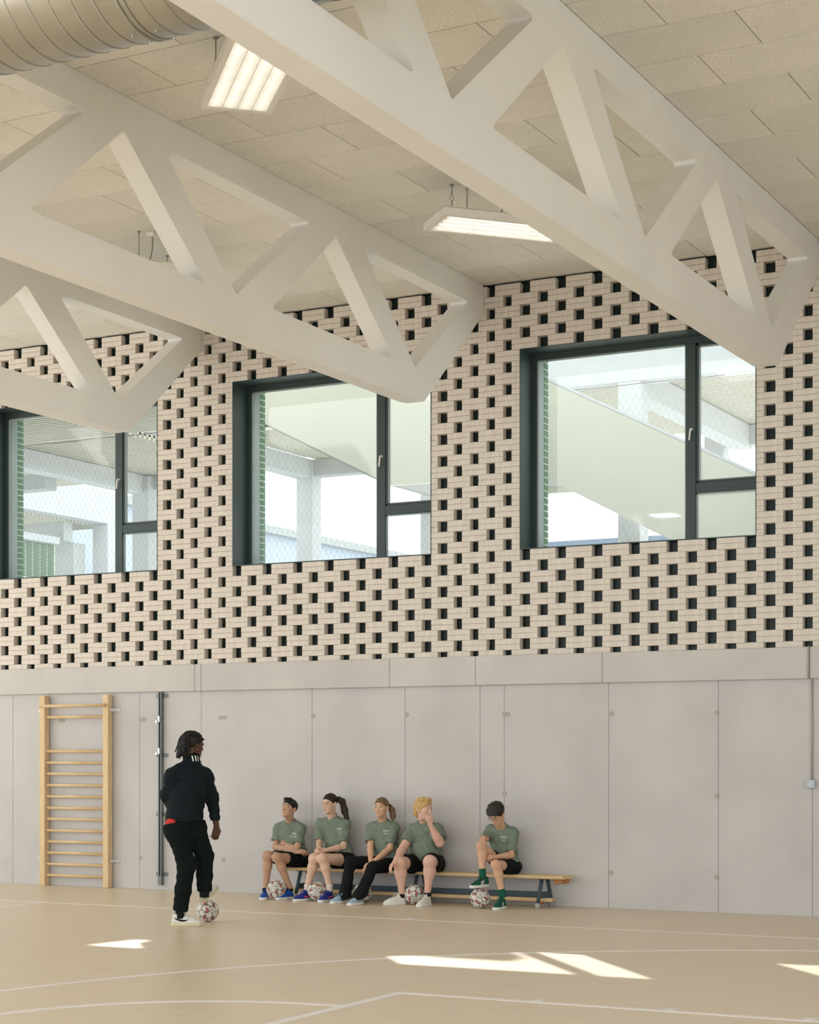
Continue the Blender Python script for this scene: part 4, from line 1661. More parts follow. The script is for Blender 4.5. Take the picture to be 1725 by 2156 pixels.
    return root, J, lo, hi, A, hs


JOINTS = {
    'boy1': {'head': (-10.925, -0.3, 1.008), 'neck': (-10.982, -0.2, 0.862), 'shR': (-11.118, -0.22, 0.813), 'shL': (-10.823, -0.22, 0.818), 'chest': (-10.974, -0.2, 0.747), 'pel': (-10.907, -0.2, 0.429), 'elR': (-11.124, -0.28, 0.57), 'wrR': (-10.799, -0.37, 0.521), 'haR': (-10.71, -0.36, 0.529), 'elL': (-10.81, -0.32, 0.545), 'wrL': (-11.0, -0.31, 0.612), 'haL': (-11.07, -0.23, 0.655), 'hiR': (-10.97, -0.22, 0.428), 'hiL': (-10.819, -0.22, 0.419), 'knR': (-11.017, -0.62, 0.487), 'knL': (-10.891, -0.62, 0.47), 'anR': (-11.05, -0.6, 0.124), 'anL': (-10.797, -0.5, 0.119), 'toR': (-10.998, -0.73, 0.017), 'toL': (-10.837, -0.7, 0.021)},
    'girl2': {'head': (-10.392, -0.3, 1.072), 'neck': (-10.411, -0.2, 0.924), 'shR': (-10.553, -0.24, 0.874), 'shL': (-10.235, -0.22, 0.872), 'chest': (-10.391, -0.2, 0.792), 'pel': (-10.302, -0.2, 0.446), 'elR': (-10.539, -0.28, 0.611), 'wrR': (-10.414, -0.5, 0.582), 'haR': (-10.41, -0.56, 0.564), 'elL': (-10.228, -0.28, 0.59), 'wrL': (-10.342, -0.5, 0.556), 'haL': (-10.384, -0.55, 0.554), 'hiR': (-10.355, -0.22, 0.439), 'hiL': (-10.219, -0.22, 0.436), 'knR': (-10.41, -0.62, 0.471), 'knL': (-10.299, -0.62, 0.474), 'anR': (-10.502, -0.6, 0.159), 'anL': (-10.232, -0.58, 0.167), 'toR': (-10.525, -0.72, 0.023), 'toL': (-10.228, -0.74, 0.025)},
    'girl3': {'head': (-9.742, -0.28, 1.037), 'neck': (-9.783, -0.17, 0.888), 'shR': (-9.915, -0.2, 0.84), 'shL': (-9.632, -0.2, 0.845), 'chest': (-9.77, -0.18, 0.769), 'pel': (-9.714, -0.2, 0.414), 'elR': (-9.87, -0.3, 0.606), 'wrR': (-9.755, -0.5, 0.435), 'haR': (-9.759, -0.54, 0.391), 'elL': (-9.633, -0.28, 0.585), 'wrL': (-9.727, -0.53, 0.431), 'haL': (-9.757, -0.57, 0.38), 'hiR': (-9.779, -0.22, 0.413), 'hiL': (-9.636, -0.22, 0.398), 'knR': (-9.976, -0.56, 0.439), 'knL': (-9.673, -0.6, 0.391), 'anR': (-9.979, -0.68, 0.08), 'anL': (-9.724, -0.8, 0.091), 'toR': (-10.017, -0.82, 0.02), 'toL': (-9.738, -0.97, 0.019)},
    'boy4': {'head': (-9.206, -0.3, 1.025), 'neck': (-9.258, -0.2, 0.871), 'shR': (-9.381, -0.24, 0.805), 'shL': (-9.072, -0.22, 0.83), 'chest': (-9.232, -0.2, 0.741), 'pel': (-9.218, -0.2, 0.428), 'elR': (-9.40, -0.40, 0.607), 'wrR': (-9.352, -0.675, 0.476), 'haR': (-9.372, -0.755, 0.418), 'elL': (-8.985, -0.34, 0.661), 'wrL': (-9.04, -0.46, 0.864), 'haL': (-9.044, -0.48, 0.923), 'hiR': (-9.303, -0.22, 0.42), 'hiL': (-9.119, -0.22, 0.426), 'knR': (-9.333, -0.62, 0.447), 'knL': (-8.964, -0.62, 0.476), 'anR': (-9.325, -0.58, 0.104), 'anL': (-9.003, -0.6, 0.13), 'toR': (-9.397, -0.69, 0.019), 'toL': (-8.995, -0.76, 0.023)},
    'boy5': {'head': (-8.284, -0.38, 0.982), 'neck': (-8.283, -0.24, 0.864), 'shR': (-8.418, -0.26, 0.837), 'shL': (-8.154, -0.24, 0.815), 'chest': (-8.296, -0.22, 0.729), 'pel': (-8.249, -0.2, 0.417), 'elR': (-8.427, -0.36, 0.719), 'wrR': (-8.353, -0.58, 0.742), 'haR': (-8.322, -0.66, 0.727), 'elL': (-8.154, -0.3, 0.551), 'wrL': (-8.235, -0.5, 0.54), 'haL': (-8.276, -0.56, 0.542), 'hiR': (-8.303, -0.22, 0.429), 'hiL': (-8.184, -0.22, 0.413), 'knR': (-8.361, -0.6, 0.655), 'knL': (-8.185, -0.62, 0.466), 'anR': (-8.338, -0.62, 0.367), 'anL': (-8.128, -0.58, 0.159), 'toR': (-8.374, -0.74, 0.242), 'toL': (-8.111, -0.72, 0.026)},
    'coach': {'head': (-9.882, -3.714, 1.708), 'neck': (-9.902, -3.725, 1.561), 'shL': (-10.022, -3.842, 1.41), 'shR': (-9.818, -3.620, 1.405), 'chest': (-9.927, -3.738, 1.378), 'waist': (-9.951, -3.751, 1.103), 'pel': (-9.959, -3.755, 0.939), 'elL': (-10.112, -3.814, 1.231), 'wrL': (-10.214, -3.551, 1.048), 'haL': (-10.225, -3.488, 1.018), 'elR': (-9.773, -3.566, 1.221), 'wrR': (-9.744, -3.528, 0.93), 'haR': (-9.763, -3.516, 0.86), 'hiL': (-10.006, -3.814, 0.894), 'hiR': (-9.907, -3.671, 0.891), 'knL': (-9.927, -3.761, 0.574), 'knR': (-9.857, -3.565, 0.657), 'anL': (-9.991, -3.772, 0.142), 'anR': (-9.869, -3.549, 0.32), 'toL': (-9.846, -3.695, 0.028), 'toR': (-9.865, -3.456, 0.272), 'heL': (-10.048, -3.802, 0.032), 'heR': (-9.87, -3.595, 0.244)}}
P_ = JOINTS
sk1 = skin('tan', (190, 150, 124))
sk2 = skin('pale', (222, 184, 160))
sk3 = skin('light', (216, 172, 142))
sk4 = skin('rosy', (222, 178, 160))
sk5 = skin('fair', (214, 170, 140))
sk6 = skin('dark_brown', (86, 58, 44))
hb1 = mat('black_hair', (24, 21, 19), rough=0.5, var=0.3, scale=60)
hb2 = mat('dark_brown_hair', (44, 32, 25), rough=0.45, var=0.3, scale=60)
hb3 = mat('ash_brown_hair', (112, 90, 64), rough=0.5, var=0.25, scale=60)
hb4 = mat('blond_hair', (198, 162, 104), rough=0.6, var=0.2, scale=60)
hb5 = mat('brown_black_hair', (36, 30, 24), rough=0.5, var=0.3, scale=60)
M['goldwire'] = mat('pale_gold_wire', (206, 188, 150), rough=0.3, metal=0.6)
M['horn'] = mat('dark_wire', (60, 62, 56), rough=0.35)
M['bluecloth'] = mat('royal_blue_mesh', (32, 84, 178), rough=0.6, var=0.1, scale=50)
M['navyshoe'] = mat('cobalt_shoe_mesh', (34, 50, 140), rough=0.6, var=0.1, scale=50)
M['iceshoe'] = mat('ice_blue_mesh', (158, 186, 202), rough=0.65, var=0.08, scale=50)
M['whiteshoe'] = mat('white_leather', (226, 224, 216), rough=0.45, var=0.03)
M['greenshoe'] = mat('dark_green_suede', (20, 84, 64), rough=0.8, var=0.1, scale=30)
M['solewhite'] = mat('white_sole', (232, 230, 224), rough=0.55, var=0.03)
M['solecream'] = mat('cream_sole', (214, 204, 172), rough=0.6, var=0.05)
M['pink'] = mat('pink_mark', (240, 92, 128), rough=0.5)
M['pinkcloth'] = mat('pale_pink_cotton', (236, 190, 200), rough=0.85)
M['sockwhite'] = mat('white_sock', (224, 208, 200), rough=0.9)
M['sockgreen'] = mat('green_sock', (26, 92, 72), rough=0.9)
M['teal'] = mat('teal_sole_insert', (34, 128, 122), rough=0.5)
M['sockblack'] = mat('black_sock', (24, 26, 28), rough=0.9)


def sock(par, an, h0, h1, r, m, tilt=(0, 0, 1)):
    t = np.array(tilt, float)
    t /= np.linalg.norm(t)
    b = MB()
    b.tube([np.array(an) + t * (h0 + (h1 - h0) * i / 4) for i in range(5)], [r * 0.98, r, r * 1.02, r, r * 1.04], 14)
    b.build('sock', m, par, smooth=True)


def ang(az, pitch=0):
    a, p = math.radians(az), math.radians(pitch)
    return (math.cos(a) * math.cos(p), math.sin(a) * math.cos(p), math.sin(p))


GRP = 'pupils on the bench'
# boy with folded arms
r, J, *_ = person('person', 'boy in green shirt with folded arms, bright blue shoes, leftmost on the bench', P_['boy1'], dict(
    skin=sk1, brow=hb1, hairmat=hb1, hair='short', face=ang(-100, 12), eyes=False, hs=0.94, arm=0.92, leg=0.93,
    handR=('relaxed', (0, -0.6, 0.8)), handL=('drape', (-0.2, -0.9, 0.4)), legs=('shorts', (0.66, 0.60)), group=GRP,
    print=((-10.865, -0.3, 0.712), [('MAI', 0.026, 0.014, 0), ('SCHAMBAERT', 0.013, -0.018, 0)])))
for q in 'RL':
    make_shoe(r, J['an' + q], J['to' + q], M['bluecloth'], M['solewhite'], M['blackcloth'], sc=0.97)
    sock(r, J['an' + q], -0.03, 0.0, 0.037, M['sockblack'])
b = MB()
b.tube([(-10.83, -0.37, 0.49), (-10.80, -0.385, 0.47), (-10.79, -0.39, 0.44)], 0.003, 5)
b.tube([(-10.83, -0.37, 0.49), (-10.815, -0.385, 0.46), (-10.81, -0.39, 0.43)], 0.003, 5)
b.build('drawstring', M['print'], r)

# girl with dark ponytail and glasses
hx, hy, hz = P_['girl2']['head']
r, J, *_ = person('person', 'girl in green shirt with dark ponytail and round glasses, hands clasped on her knees', P_['girl2'], dict(
    skin=sk2, brow=hb2, hairmat=hb2, hair='tight', face=ang(-102, -4), hs=0.94, arm=0.90, leg=0.97, jaw=0.92,
    handR=('clasp', (-0.6, -0.3, 0.7)), handL=('clasp', (0.5, -0.4, 0.75)), legs=('shorts', (0.34, 0.30)), group=GRP,
    glasses=M['goldwire'], sleeve=0.80,
    tail=([(hx + 0.075, hy + 0.075, hz + 0.055), (hx + 0.105, hy + 0.10, hz + 0.02), (hx + 0.125, hy + 0.115, hz - 0.08), (hx + 0.16, hy + 0.10, hz - 0.16), (hx + 0.205, hy + 0.085, hz - 0.235)],
          [0.026, 0.036, 0.036, 0.026, 0.010]),
    print=((-10.275, -0.3, 0.775), [('MAI', 0.026, 0.014, 0), ('LIE', 0.016, -0.020, 0)])))
for q in 'RL':
    make_shoe(r, J['an' + q], J['to' + q], M['navyshoe'], M['solewhite'], M['navyshoe'], 'swoosh', M['pink'])
    sock(r, J['an' + q], -0.06, 0.02, 0.040, M['sockwhite'])
n_ = J['neck']
b = MB()
b.tube([n_ + np.array((0.057 * math.cos(t), -0.012 + 0.052 * math.sin(t), 0.002 + 0.03 * math.sin(t))) for t in np.linspace(-0.9, 2.2, 14)], 0.009, 8)
b.build('undershirt_collar', M['pinkcloth'], r, smooth=True)

# girl in long black flared trousers
hx, hy, hz = P_['girl3']['head']
r, J, lo, hi, A, hs = person('person', 'girl with light brown ponytail in green shirt and long black flared trousers', P_['girl3'], dict(
    skin=sk3, brow=hb3, hairmat=hb3, hair='tight', face=ang(-88, 0), hs=0.92, arm=0.90, leg=0.92, jaw=0.95,
    handR=('relaxed', (-0.5, -0.8, 0.3)), handL=('relaxed', (0.5, -0.8, 0.3)), legs=('trousers',), group=GRP, sleeve=0.78,
    tail=([(hx + 0.055, hy + 0.09, hz + 0.01), (hx + 0.075, hy + 0.11, hz - 0.03), (hx + 0.085, hy + 0.11, hz - 0.09), (hx + 0.095, hy + 0.09, hz - 0.14)], [0.02, 0.032, 0.032, 0.012]),
    print=((-9.690, -0.3, 0.765), [('MAI', 0.024, 0.014, 0), ('WEST', 0.013, -0.018, 0)])))
f = Field(lo, hi, 0.0075)
f.cap(J['hiR'], J['hiL'], 0.092, 0.092, 0.04)
f.ell(J['pel'] + (0, 0.01, 0), (0.15, 0.12, 0.08), 0.04)
for q in 'RL':
    f.cap(J['hi' + q], J['kn' + q], 0.086, 0.066, 0.03)
    m_ = lerp(J['kn' + q], J['an' + q], 0.45)
    f.cap(J['kn' + q], m_, 0.064, 0.056, 0.03)
    e_ = J['an' + q] + (J['an' + q] - J['kn' + q]) * 0.12
    f.cap(m_, e_, 0.055, 0.080, 0.03, cut=[(J['an' + q] + (J['an' + q] - J['kn' + q]) * 0.06 + np.array((0, 0.0, 0)), (0, 0.25, -1))])
f.ripple(0.0035, [(30, 40, 24, 0.2), (-44, 20, 30, 1.2)])
f.seat_cut(0.346, -0.36)
f.plane((0, 0, 0.012), (0, 0, -1))
np_obj('trousers', *f.nets(), M['blackcloth'], r)
for q in 'RL':
    make_shoe(r, J['an' + q], J['to' + q], M['iceshoe'], M['solewhite'], M['iceshoe'], sc=0.95)

# blond boy with a hand at his mouth
r, J, *_ = person('person', 'blond boy in green shirt with one hand at his mouth, white trainers', P_['boy4'], dict(
    skin=sk4, brow=hb4, hairmat=hb4, hair='mop', face=ang(-14, 0), hs=0.97, fat=1.22, arm=1.22, leg=1.22, cheeks=1.12, jaw=1.15,
    handR=('drape', (-0.5, -0.5, 0.7)), handL=('point', (0.75, -0.65, 0.0)), legs=('shorts', (0.74, 0.72)), group=GRP, sleeve=0.70,
    print=((-9.095, -0.34, 0.735), [('MAI', 0.026, 0.014, 0), ('SEPP', 0.014, -0.018, 0)])))
for q in 'RL':
    s_ = make_shoe(r, J['an' + q], J['to' + q], M['whiteshoe'], M['solewhite'], M['whiteshoe'], sc=1.02)
    sock(r, J['an' + q], -0.03, 0.01, 0.043, M['sockblack'])

# boy looking down, foot on a ball
r, J, *_ = person('person', 'dark haired boy with glasses looking down, green shoe resting on a ball', P_['boy5'], dict(
    skin=sk5, brow=hb5, hairmat=hb5, hair='fringe', face=ang(-98, -32), hs=0.94, arm=0.90, leg=0.88, jaw=0.9,
    handR=('drape', (0, -0.35, 0.95)), handL=('clasp', (0.2, -0.6, 0.75)), legs=('shorts', (0.52, 0.60)), group=GRP,
    glasses=M['horn'], sleeve=0.84,
    print=((-8.235, -0.3, 0.725), [('MAI', 0.027, 0.014, 0), ('SEPP', 0.015, -0.018, 0)])))
make_shoe(r, J['anL'], J['toL'], M['greenshoe'], M['solewhite'], M['greenshoe'], 'stripes', M['print'], sc=1.02)
make_shoe(r, J['anR'], J['toR'], M['greenshoe'], M['solewhite'], M['greenshoe'], 'stripes', M['print'], sc=1.02, fw=(-0.25, -0.97, -0.02),
          base=(-8.322, -0.512, 0.224))
for q in 'RL':
    sock(r, J['an' + q], -0.04, 0.05, 0.038, M['sockgreen'], J['kn' + q] - J['an' + q])

# ---- the coach, standing, seen from behind
CJ = {k: np.array(v) for k, v in P_['coach'].items()}
CJ['hiL'] = CJ['hiL'] + (0.0, 0, 0.05)
CJ['hiR'] = CJ['hiR'] + (0.0, 0, 0.05)
fw = np.array(ang(97))
r, J, lo, hi, A, hs = person('person', 'man in dark tracksuit with tied dreadlocks standing with one foot on a ball', CJ, dict(
    skin=sk6, brow=hb1, hairmat=hb1, hair='undercut', face=ang(68, -8), hs=1.0, sc=1.0, fwd=fw, seated=False, tee=False, legs=('none',),
    lip=sk6, fat=0.82, handR=('relaxed', (0.75, -0.6, 0.0)), handL=('relaxed', (-0.7, -0.6, 0.3)), arm=1.0, leg=1.0))
f = Field(lo, hi, 0.0085)
f.cap(J['waist'] + (0, 0, -0.06), lerp(J['waist'], J['chest'], 0.5), 0.176, 0.182, 0.05, flat=(fw, 1.3))
f.cap(lerp(J['waist'], J['chest'], 0.5), J['chest'] + (0, 0, 0.0), 0.182, 0.172, 0.05, flat=(fw, 1.3))
f.cap(J['shR'], J['shL'], 0.074, 0.074, 0.08)
f.cap(J['neck'] - (0, 0, 0.06), J['shR'], 0.068, 0.072, 0.05)
f.cap(J['neck'] - (0, 0, 0.06), J['shL'], 0.068, 0.072, 0.05)
f.cap(J['neck'] - (0, 0, 0.03), J['neck'] + (0.008, 0.0, 0.030), 0.086, 0.080, 0.02)
for q in 'RL':
    f.cap(J['sh' + q], J['el' + q], 0.068, 0.063, 0.05)
    f.cap(J['el' + q], lerp(J['el' + q], J['wr' + q], 0.97), 0.063, 0.042, 0.03, cut=[(lerp(J['el' + q], J['wr' + q], 0.97), J['wr' + q] - J['el' + q])])
f.ripple(0.006, [(18, 12, 60, 0.0), (-22, 14, 82, 1.4), (10, -12, 110, 2.6)])
# gathered hem
f.cap(J['waist'] + (-0.012, 0, -0.07), J['waist'] + (-0.018, 0, -0.14), 0.182, 0.182, 0.02, flat=(fw, 1.25))
f.plane((J['pel'][0], 0, 0.986), (0.03, 0, -1))
f.cap(J['neck'] + (0, 0, 0.05), J['neck'] + (0, 0, 0.15), 0.060, 0.075, 0.008, op='s')
V, F = f.nets()
jk = np_obj('track_jacket', V, F, M['jacket'], r)
bt = bvh_of(V, F)


def surface_strip(pts, side, w, off=0.003):
    """ribbon snapped on the jacket along pts, width w along side"""
    b = MB()
    rows_ = []
    for p in pts:
        row = []
        for t in (-0.5, 0.5):
            q = Vector(np.array(p) + np.array(side) * w * t)
            hit = bt.find_nearest(q)
            row.append(hit[0] + hit[1] * off)
        rows_.append(row)
    for i in range(len(rows_) - 1):
        b.quad(rows_[i][0], rows_[i][1], rows_[i + 1][1], rows_[i + 1][0])
    return b


for k in range(3):
    dy = 0.012 + 0.024 * k
    pts = []
    for t in np.linspace(0, 1, 14):
        if t < 0.45:
            p = lerp(J['neck'] + (0.05, 0.0, -0.01), J['shR'] + (0.02, 0, 0.09), t / 0.45)
        else:
            p = lerp(J['shR'] + (0.02, 0, 0.09), lerp(J['shR'], J['elR'], 0.72) + (0.09, 0.02, 0.0), (t - 0.45) / 0.55)
        pts.append(p + np.array((-0.2, 1, 0)) * (dy + 0.0) + np.array((0.0, -0.01, 0)))
    surface_strip(pts, (-0.2, 1, 0), 0.011).build('sleeve_stripe', M['stripe'], jk)
for k in range(3):
    base = J['neck'] + np.array((0.052 + 0.018 * k, -0.058 + 0.022 * k, 0.0))
    surface_strip([base + (0, 0, 0.046), base + (0.004, 0, 0.03), base + (0.010, 0, 0.012), base + (0.016, 0, -0.004)], (0.7, 0.7, 0), 0.012).build('collar_stripe', M['print'], jk)
f = Field(lo, hi, 0.0085)
f.cap(J['hiR'], J['hiL'], 0.112, 0.112, 0.05)
f.ell(J['pel'] + fw * -0.060 + np.array((-0.022, 0, -0.055)), (0.138, 0.112, 0.115), 0.06)
f.cap(J['pel'] + (-0.01, 0, 0.0), J['pel'] + (-0.01, 0, 0.14), 0.146, 0.146, 0.04, flat=(fw, 1.2))
for q in 'RL':
    f.cap(J['hi' + q], J['kn' + q], 0.108, 0.084, 0.05)
    m_ = lerp(J['kn' + q], J['an' + q], 0.55)
    f.cap(J['kn' + q], m_, 0.083, 0.076, 0.04)
    e_ = lerp(J['kn' + q], J['an' + q], 0.97)
    f.cap(m_, e_, 0.074, 0.072, 0.03, cut=[(lerp(J['kn' + q], J['an' + q], 1.0), J['an' + q] - J['kn' + q])])
f.ripple(0.0045, [(14, 20, 54, 0.3), (-36, 12, 76, 1.1), (42, 8, -90, 2.0)])
f.plane((J['pel'][0], J['pel'][1] - 0.1, 0.980), (-0.17, 0, 1))
V, F = f.nets()
tr_ = np_obj('track_trousers', V, F, M['trouser'], r)
f = Field(lo, hi, 0.0085)
f.cap(J['pel'] + (-0.01, 0, 0.0), J['pel'] + (-0.01, 0, 0.14), 0.144, 0.144, 0.04, flat=(fw, 1.2))
f.ell(J['pel'] + fw * -0.060 + np.array((-0.022, 0, -0.055)), (0.135, 0.110, 0.112), 0.06)
f.cap(J['hiR'], J['hiL'], 0.106, 0.106, 0.04)
f.plane((0, 0, 1.02), (0, 0, 1))
f.plane((J['pel'][0] + 0.0, 0, 0), (1, 0, 0))
f.plane((0, 0, 0.94), (0, 0, -1))
np_obj('red_waistband', *f.nets(), M['red'], r)
# dreadlocks tied back over the crown
b = MB()
rg = random.Random(3)
for i in range(140):
    th = rg.uniform(-1.25, 1.25)
    x0 = 0.075 * math.sin(th)
    y0 = rg.uniform(-0.06, 0.075)
    z0 = 0.040 + 0.088 * math.sqrt(max(0.05, 1 - (x0 / 0.084) ** 2 - ((y0 + 0.014) / 0.105) ** 2))
    tie_p = np.array((x0 * 0.55, -0.095, 0.085))
    end = np.array((x0 * 1.0 + rg.uniform(-0.03, 0.03), -0.125 + rg.uniform(-0.03, 0.02) + 0.2 * abs(x0), rg.uniform(-0.15, -0.03)))
    p0 = np.array((x0, y0, z0 + 0.002))
    p1 = lerp(p0, tie_p, 0.5) + (0, 0, 0.022)
    pts = [p0, p1, tie_p + (rg.uniform(-.012, .012), rg.uniform(-.015, .0), rg.uniform(-.01, .015)), lerp(tie_p, end, 0.45) + (0, -0.018 + rg.uniform(-.01, .01), 0.012), lerp(tie_p, end, 0.75) + (rg.uniform(-.006, .006), -0.006, 0), end]
    # smooth the lock a little
    fine = []
    for j in range(len(pts) - 1):
        fine += [pts[j], lerp(pts[j], pts[j + 1], 0.5)]
    fine.append(pts[-1])
    for _ in range(2):
        fine = [fine[0]] + [(fine[j - 1] + fine[j] * 2 + fine[j + 1]) / 4 for j in range(1, len(fine) - 1)] + [fine[-1]]
    b.tube(to_world(np.array(fine), J['head'], A, hs), 0.0075 + rg.uniform(-.0012, .0014), 6, r1=0.0055)
stuff(b.build('dreadlocks', hb1, r, smooth=True))
b = MB()
b.tube([to_world(np.array((0.081, -0.004, -0.040)), J['head'], A, hs), to_world(np.array((0.088, -0.004, -0.040)), J['head'], A, hs)], 0.005, 8)
b.build('ear_stud', M['steel'], r, smooth=True)
FWR, BSR = (0.0, 0.89, 0.42), (-9.916, -3.540, 0.206)
make_shoe(r, J['anL'], J['toL'], M['whiteshoe'], M['solecream'], M['whiteshoe'], 'swoosh', M['blackcloth'], sc=1.10, fw=(0.90, 0.42, 0), base=(-10.072, -3.81, 0.0))
make_shoe(r, J['anR'], J['toR'], M['whiteshoe'], M['solecream'], M['whiteshoe'], 'swoosh', M['blackcloth'], sc=1.08, fw=FWR, base=BSR)
sock(r, J['anL'], -0.07, 0.05, 0.046, M['sockblack'])
sock(r, J['anR'], -0.06, 0.05, 0.046, M['sockblack'])

# ------------------------------------------------------------------ balls
M['ballw'] = mat('white_ball_panel', (222, 218, 206), rough=0.45, var=0.03)
M['ballg'] = mat('grey_ball_seam', (96, 94, 90), rough=0.6)
M['ballb'] = mat('dark_blue_print', (58, 76, 104), rough=0.5, c2=(104, 136, 168), scale=25)
M['ballo'] = mat('orange_print', (206, 92, 52), rough=0.5)
M['ballk'] = mat('black_print', (30, 30, 30), rough=0.5)
PHI = (1 + 5 ** 0.5) / 2
ICO = [np.array(v, float) / math.sqrt(1 + PHI * PHI) for a in (-1, 1) for c in (-PHI, PHI) for v in ((0, a, c), (a, c, 0), (c, 0, a))]
el = min(np.linalg.norm(ICO[0] - v) for v in ICO[1:])
BR = 0.108


def panel_mesh(n, ang_r, rot):
    """domed ball panel around +z with n sides"""
    vs, fs = [(0, 0, BR)], []
    R0 = 3
    for ri in range(1, R0 + 1):
        for i in range(n * 3):
            a = 2 * math.pi * i / (n * 3) + rot
            loc = (a - rot) % (2 * math.pi / n) - math.pi / n
            th = ang_r * ri / R0 * math.cos(math.pi / n) / math.cos(loc) * (0.93 if abs(abs(loc) - math.pi / n) < 0.1 else 1)
            rr = BR - (0.0022 if ri == R0 else 0)
            vs.append((rr * math.sin(th) * math.cos(a), rr * math.sin(th) * math.sin(a), rr * math.cos(th)))
    m = n * 3
    for i in range(m):
        fs.append((0, 1 + i, 1 + (i + 1) % m))
        for ri in range(R0 - 1):
            o0, o1 = 1 + ri * m, 1 + (ri + 1) * m
            fs.append((o0 + i, o1 + i, o1 + (i + 1) % m, o0 + (i + 1) % m))
    b = MB()
    b.add(vs, fs)
    return b.mesh('ball_panel', M['ballw'], smooth=True)


pent = panel_mesh(5, 0.350, 0.0)
hexa = panel_mesh(6, 0.414, 0.0)
core_me = None


def sph(d, e1, e2, x, y, r):
    """point at arc offsets (x, y) metres from direction d on the ball"""
    L = math.hypot(x, y)
    if L < 1e-9:
        return d * r
    t = L / BR
    return (d * math.cos(t) + (e1 * x + e2 * y) / L * math.sin(t)) * r


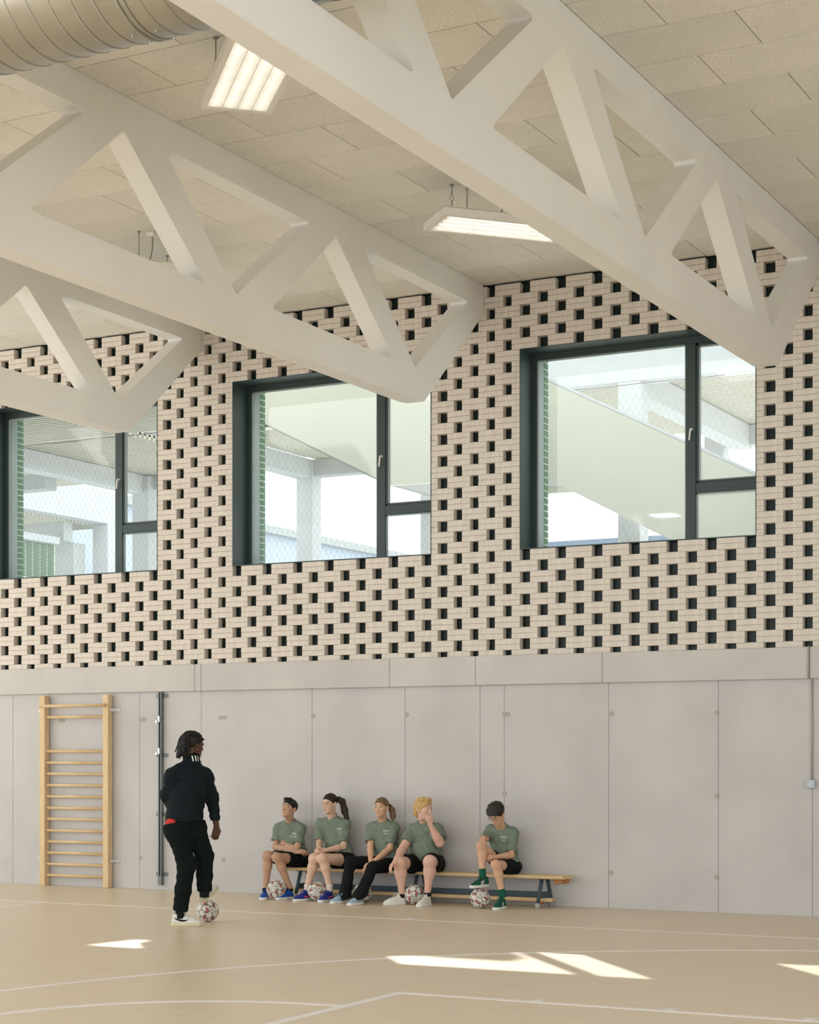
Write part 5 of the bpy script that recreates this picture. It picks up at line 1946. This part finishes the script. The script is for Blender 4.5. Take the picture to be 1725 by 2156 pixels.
def ball(c, label, txt_dir, txt_rot, spin):
    """match ball: 32 domed panels over a dark core, word label, coloured prints"""
    global core_me
    t = thing('match_ball', label, 'ball', c, 'match balls on the floor')
    C_ = np.array(c)
    if core_me is None:
        b = MB()
        for i in range(24):
            for j in range(36):
                q = []
                for (a, e) in ((i, j), (i + 1, j), (i + 1, j + 1), (i, j + 1)):
                    th, ph = math.pi * a / 24, 2 * math.pi * e / 36
                    rr = BR - 0.0016
                    q.append((rr * math.sin(th) * math.cos(ph), rr * math.sin(th) * math.sin(ph), rr * math.cos(th)))
                b.quad(*q)
        core_me = b.mesh('ball_core', M['ballg'], smooth=True)
    link('ball_core', core_me, t, c)
    Rm = Matrix.Rotation(spin[0], 3, 'Z') @ Matrix.Rotation(spin[1], 3, 'X') @ Matrix.Rotation(spin[2], 3, 'Y')
    dirs = []
    for i, v in enumerate(ICO):
        nb = [w for w in ICO if 0 < np.linalg.norm(w - v) < el * 1.1]
        dirs.append((v, nb[0], pent, 0.0))
    for i in range(12):
        for j in range(i):
            for k in range(j):
                a, bb, cc = ICO[i], ICO[j], ICO[k]
                if max(np.linalg.norm(a - bb), np.linalg.norm(a - cc), np.linalg.norm(bb - cc)) < el * 1.1:
                    d = a + bb + cc
                    dirs.append((d / np.linalg.norm(d), a, hexa, math.pi / 6))
    pats = []
    for d, ref, me, off in dirs:
        d = np.array(Rm @ Vector(d))
        ref = np.array(Rm @ Vector(ref))
        e1 = ref - d * (ref @ d)
        e1 /= np.linalg.norm(e1)
        e2 = np.cross(d, e1)
        ca, sa = math.cos(off), math.sin(off)
        x = e1 * ca + e2 * sa
        y = -e1 * sa + e2 * ca
        o = link('ball_panel', me, t, c)
        o.rotation_euler = Matrix((x, y, d)).transposed().to_euler()
        pats.append((d, e1, e2))
    # word label
    d = np.array(txt_dir, float)
    d /= np.linalg.norm(d)
    e1 = np.cross((0, 0, 1), d)
    e1 /= np.linalg.norm(e1)
    e2 = np.cross(d, e1)
    cr, sr = math.cos(txt_rot), math.sin(txt_rot)
    x, y = e1 * cr + e2 * sr, -e1 * sr + e2 * cr
    b = MB()
    NX, NY = 14, 5
    hw, hh = 0.062, 0.023
    vs = []
    for j in range(NY + 1):
        for i in range(NX + 1):
            yy = hh * (2 * j / NY - 1)
            w = hw - hh * (1 - math.sqrt(max(0, 1 - (yy / hh) ** 2))) * 0.7
            vs.append(C_ + sph(d, x, y, w * (2 * i / NX - 1), yy, BR + 0.0006))
    b.add(vs, [(j * (NX + 1) + i, j * (NX + 1) + i + 1, (j + 1) * (NX + 1) + i + 1, (j + 1) * (NX + 1) + i) for j in range(NY) for i in range(NX)])
    lb = b.build('word_label', M['ballw'], t, smooth=True)
    b = MB()
    tv, tf = text_tris('SELECT')
    k = 0.098 / (tv[:, 0].max() - tv[:, 0].min())
    b.add([C_ + sph(d, x, y, p[0] * k, p[1] * 0.024, BR + 0.0014) for p in tv], tf)
    b.build('label_word', M['ballk'], lb)
    edge = MB()
    loop = []
    for i in range(40):
        a = 2 * math.pi * i / 40
        loop.append(C_ + sph(d, x, y, hw * 1.02 * math.copysign(abs(math.cos(a)) ** 0.6, math.cos(a)), hh * 1.08 * math.copysign(abs(math.sin(a)) ** 0.6, math.sin(a)), BR + 0.0006))
    edge.tube(loop, 0.0012, 4, closed=True)
    edge.build('label_edge', M['ballg'], lb)
    # printed patches around the label
    b = MB()
    for i in range(8):
        a = 2 * math.pi * (i + 0.5) / 8
        rad = 0.078 if i % 2 == 0 else 0.125
        pd = sph(d, x, y, rad * math.cos(a), rad * math.sin(a) * 0.9, 1.0)
        pd /= np.linalg.norm(pd)
        f1 = np.cross(pd, x + 0.3 * y + 0.11)
        f1 /= np.linalg.norm(f1)
        f2 = np.cross(pd, f1)
        for (x0, x1, y0, y1, m, h) in ((-0.026, 0.026, -0.015, 0.013, 0, .0004), (-0.022, 0.024, -0.010, -0.003, 1, .0009), (-0.018, 0.028, 0.001, 0.008, 1, .0009), (-0.028, -0.018, 0.0, 0.016, 2, .0007)):
            b.m = m
            N = 5
            vs = [C_ + sph(pd, f1, f2, x0 + (x1 - x0) * ii / N + (y0 + (y1 - y0) * jj / 2) * 0.7, y0 + (y1 - y0) * jj / 2, BR + h) for jj in range(3) for ii in range(N + 1)]
            b.add(vs, [(jj * (N + 1) + ii, jj * (N + 1) + ii + 1, (jj + 1) * (N + 1) + ii + 1, (jj + 1) * (N + 1) + ii) for jj in range(2) for ii in range(N)])
    b.build('printed_patch', [M['ballb'], M['ballo'], M['ballk']], t)
    return t


ball((-10.89, -0.641, BR), 'white match ball between the bright blue shoes, its word upside down', (0.30, -0.85, 0.42), math.pi + 0.05, (0.3, 0.2, 0.1))
ball((-10.365, -0.616, BR), 'white match ball between the dark blue shoes with pink marks', (0.42, -0.85, 0.10), -2.2, (1.1, 0.5, 0.3))
ball((-9.823, -0.560, BR), 'white match ball half hidden by the flared black trouser legs', (0.9, 0.2, -0.3), 1.0, (0.6, 0.1, 0.9))
ball((-9.2, -0.526, BR), 'white match ball between the two white trainers of the blond boy', (0.62, -0.72, -0.48), -0.35, (0.2, 0.8, 0.4))
ball((-8.355, -0.641, BR), 'white match ball under the green shoe of the boy looking down', (0.40, -0.86, 0.34), 0.75, (0.9, 0.3, 0.2))
ball((-10.006, -3.295, 0.108), 'white match ball under the foot of the standing man', (0.97, -0.30, 0.02), -0.5, (0.4, 0.6, 0.8))
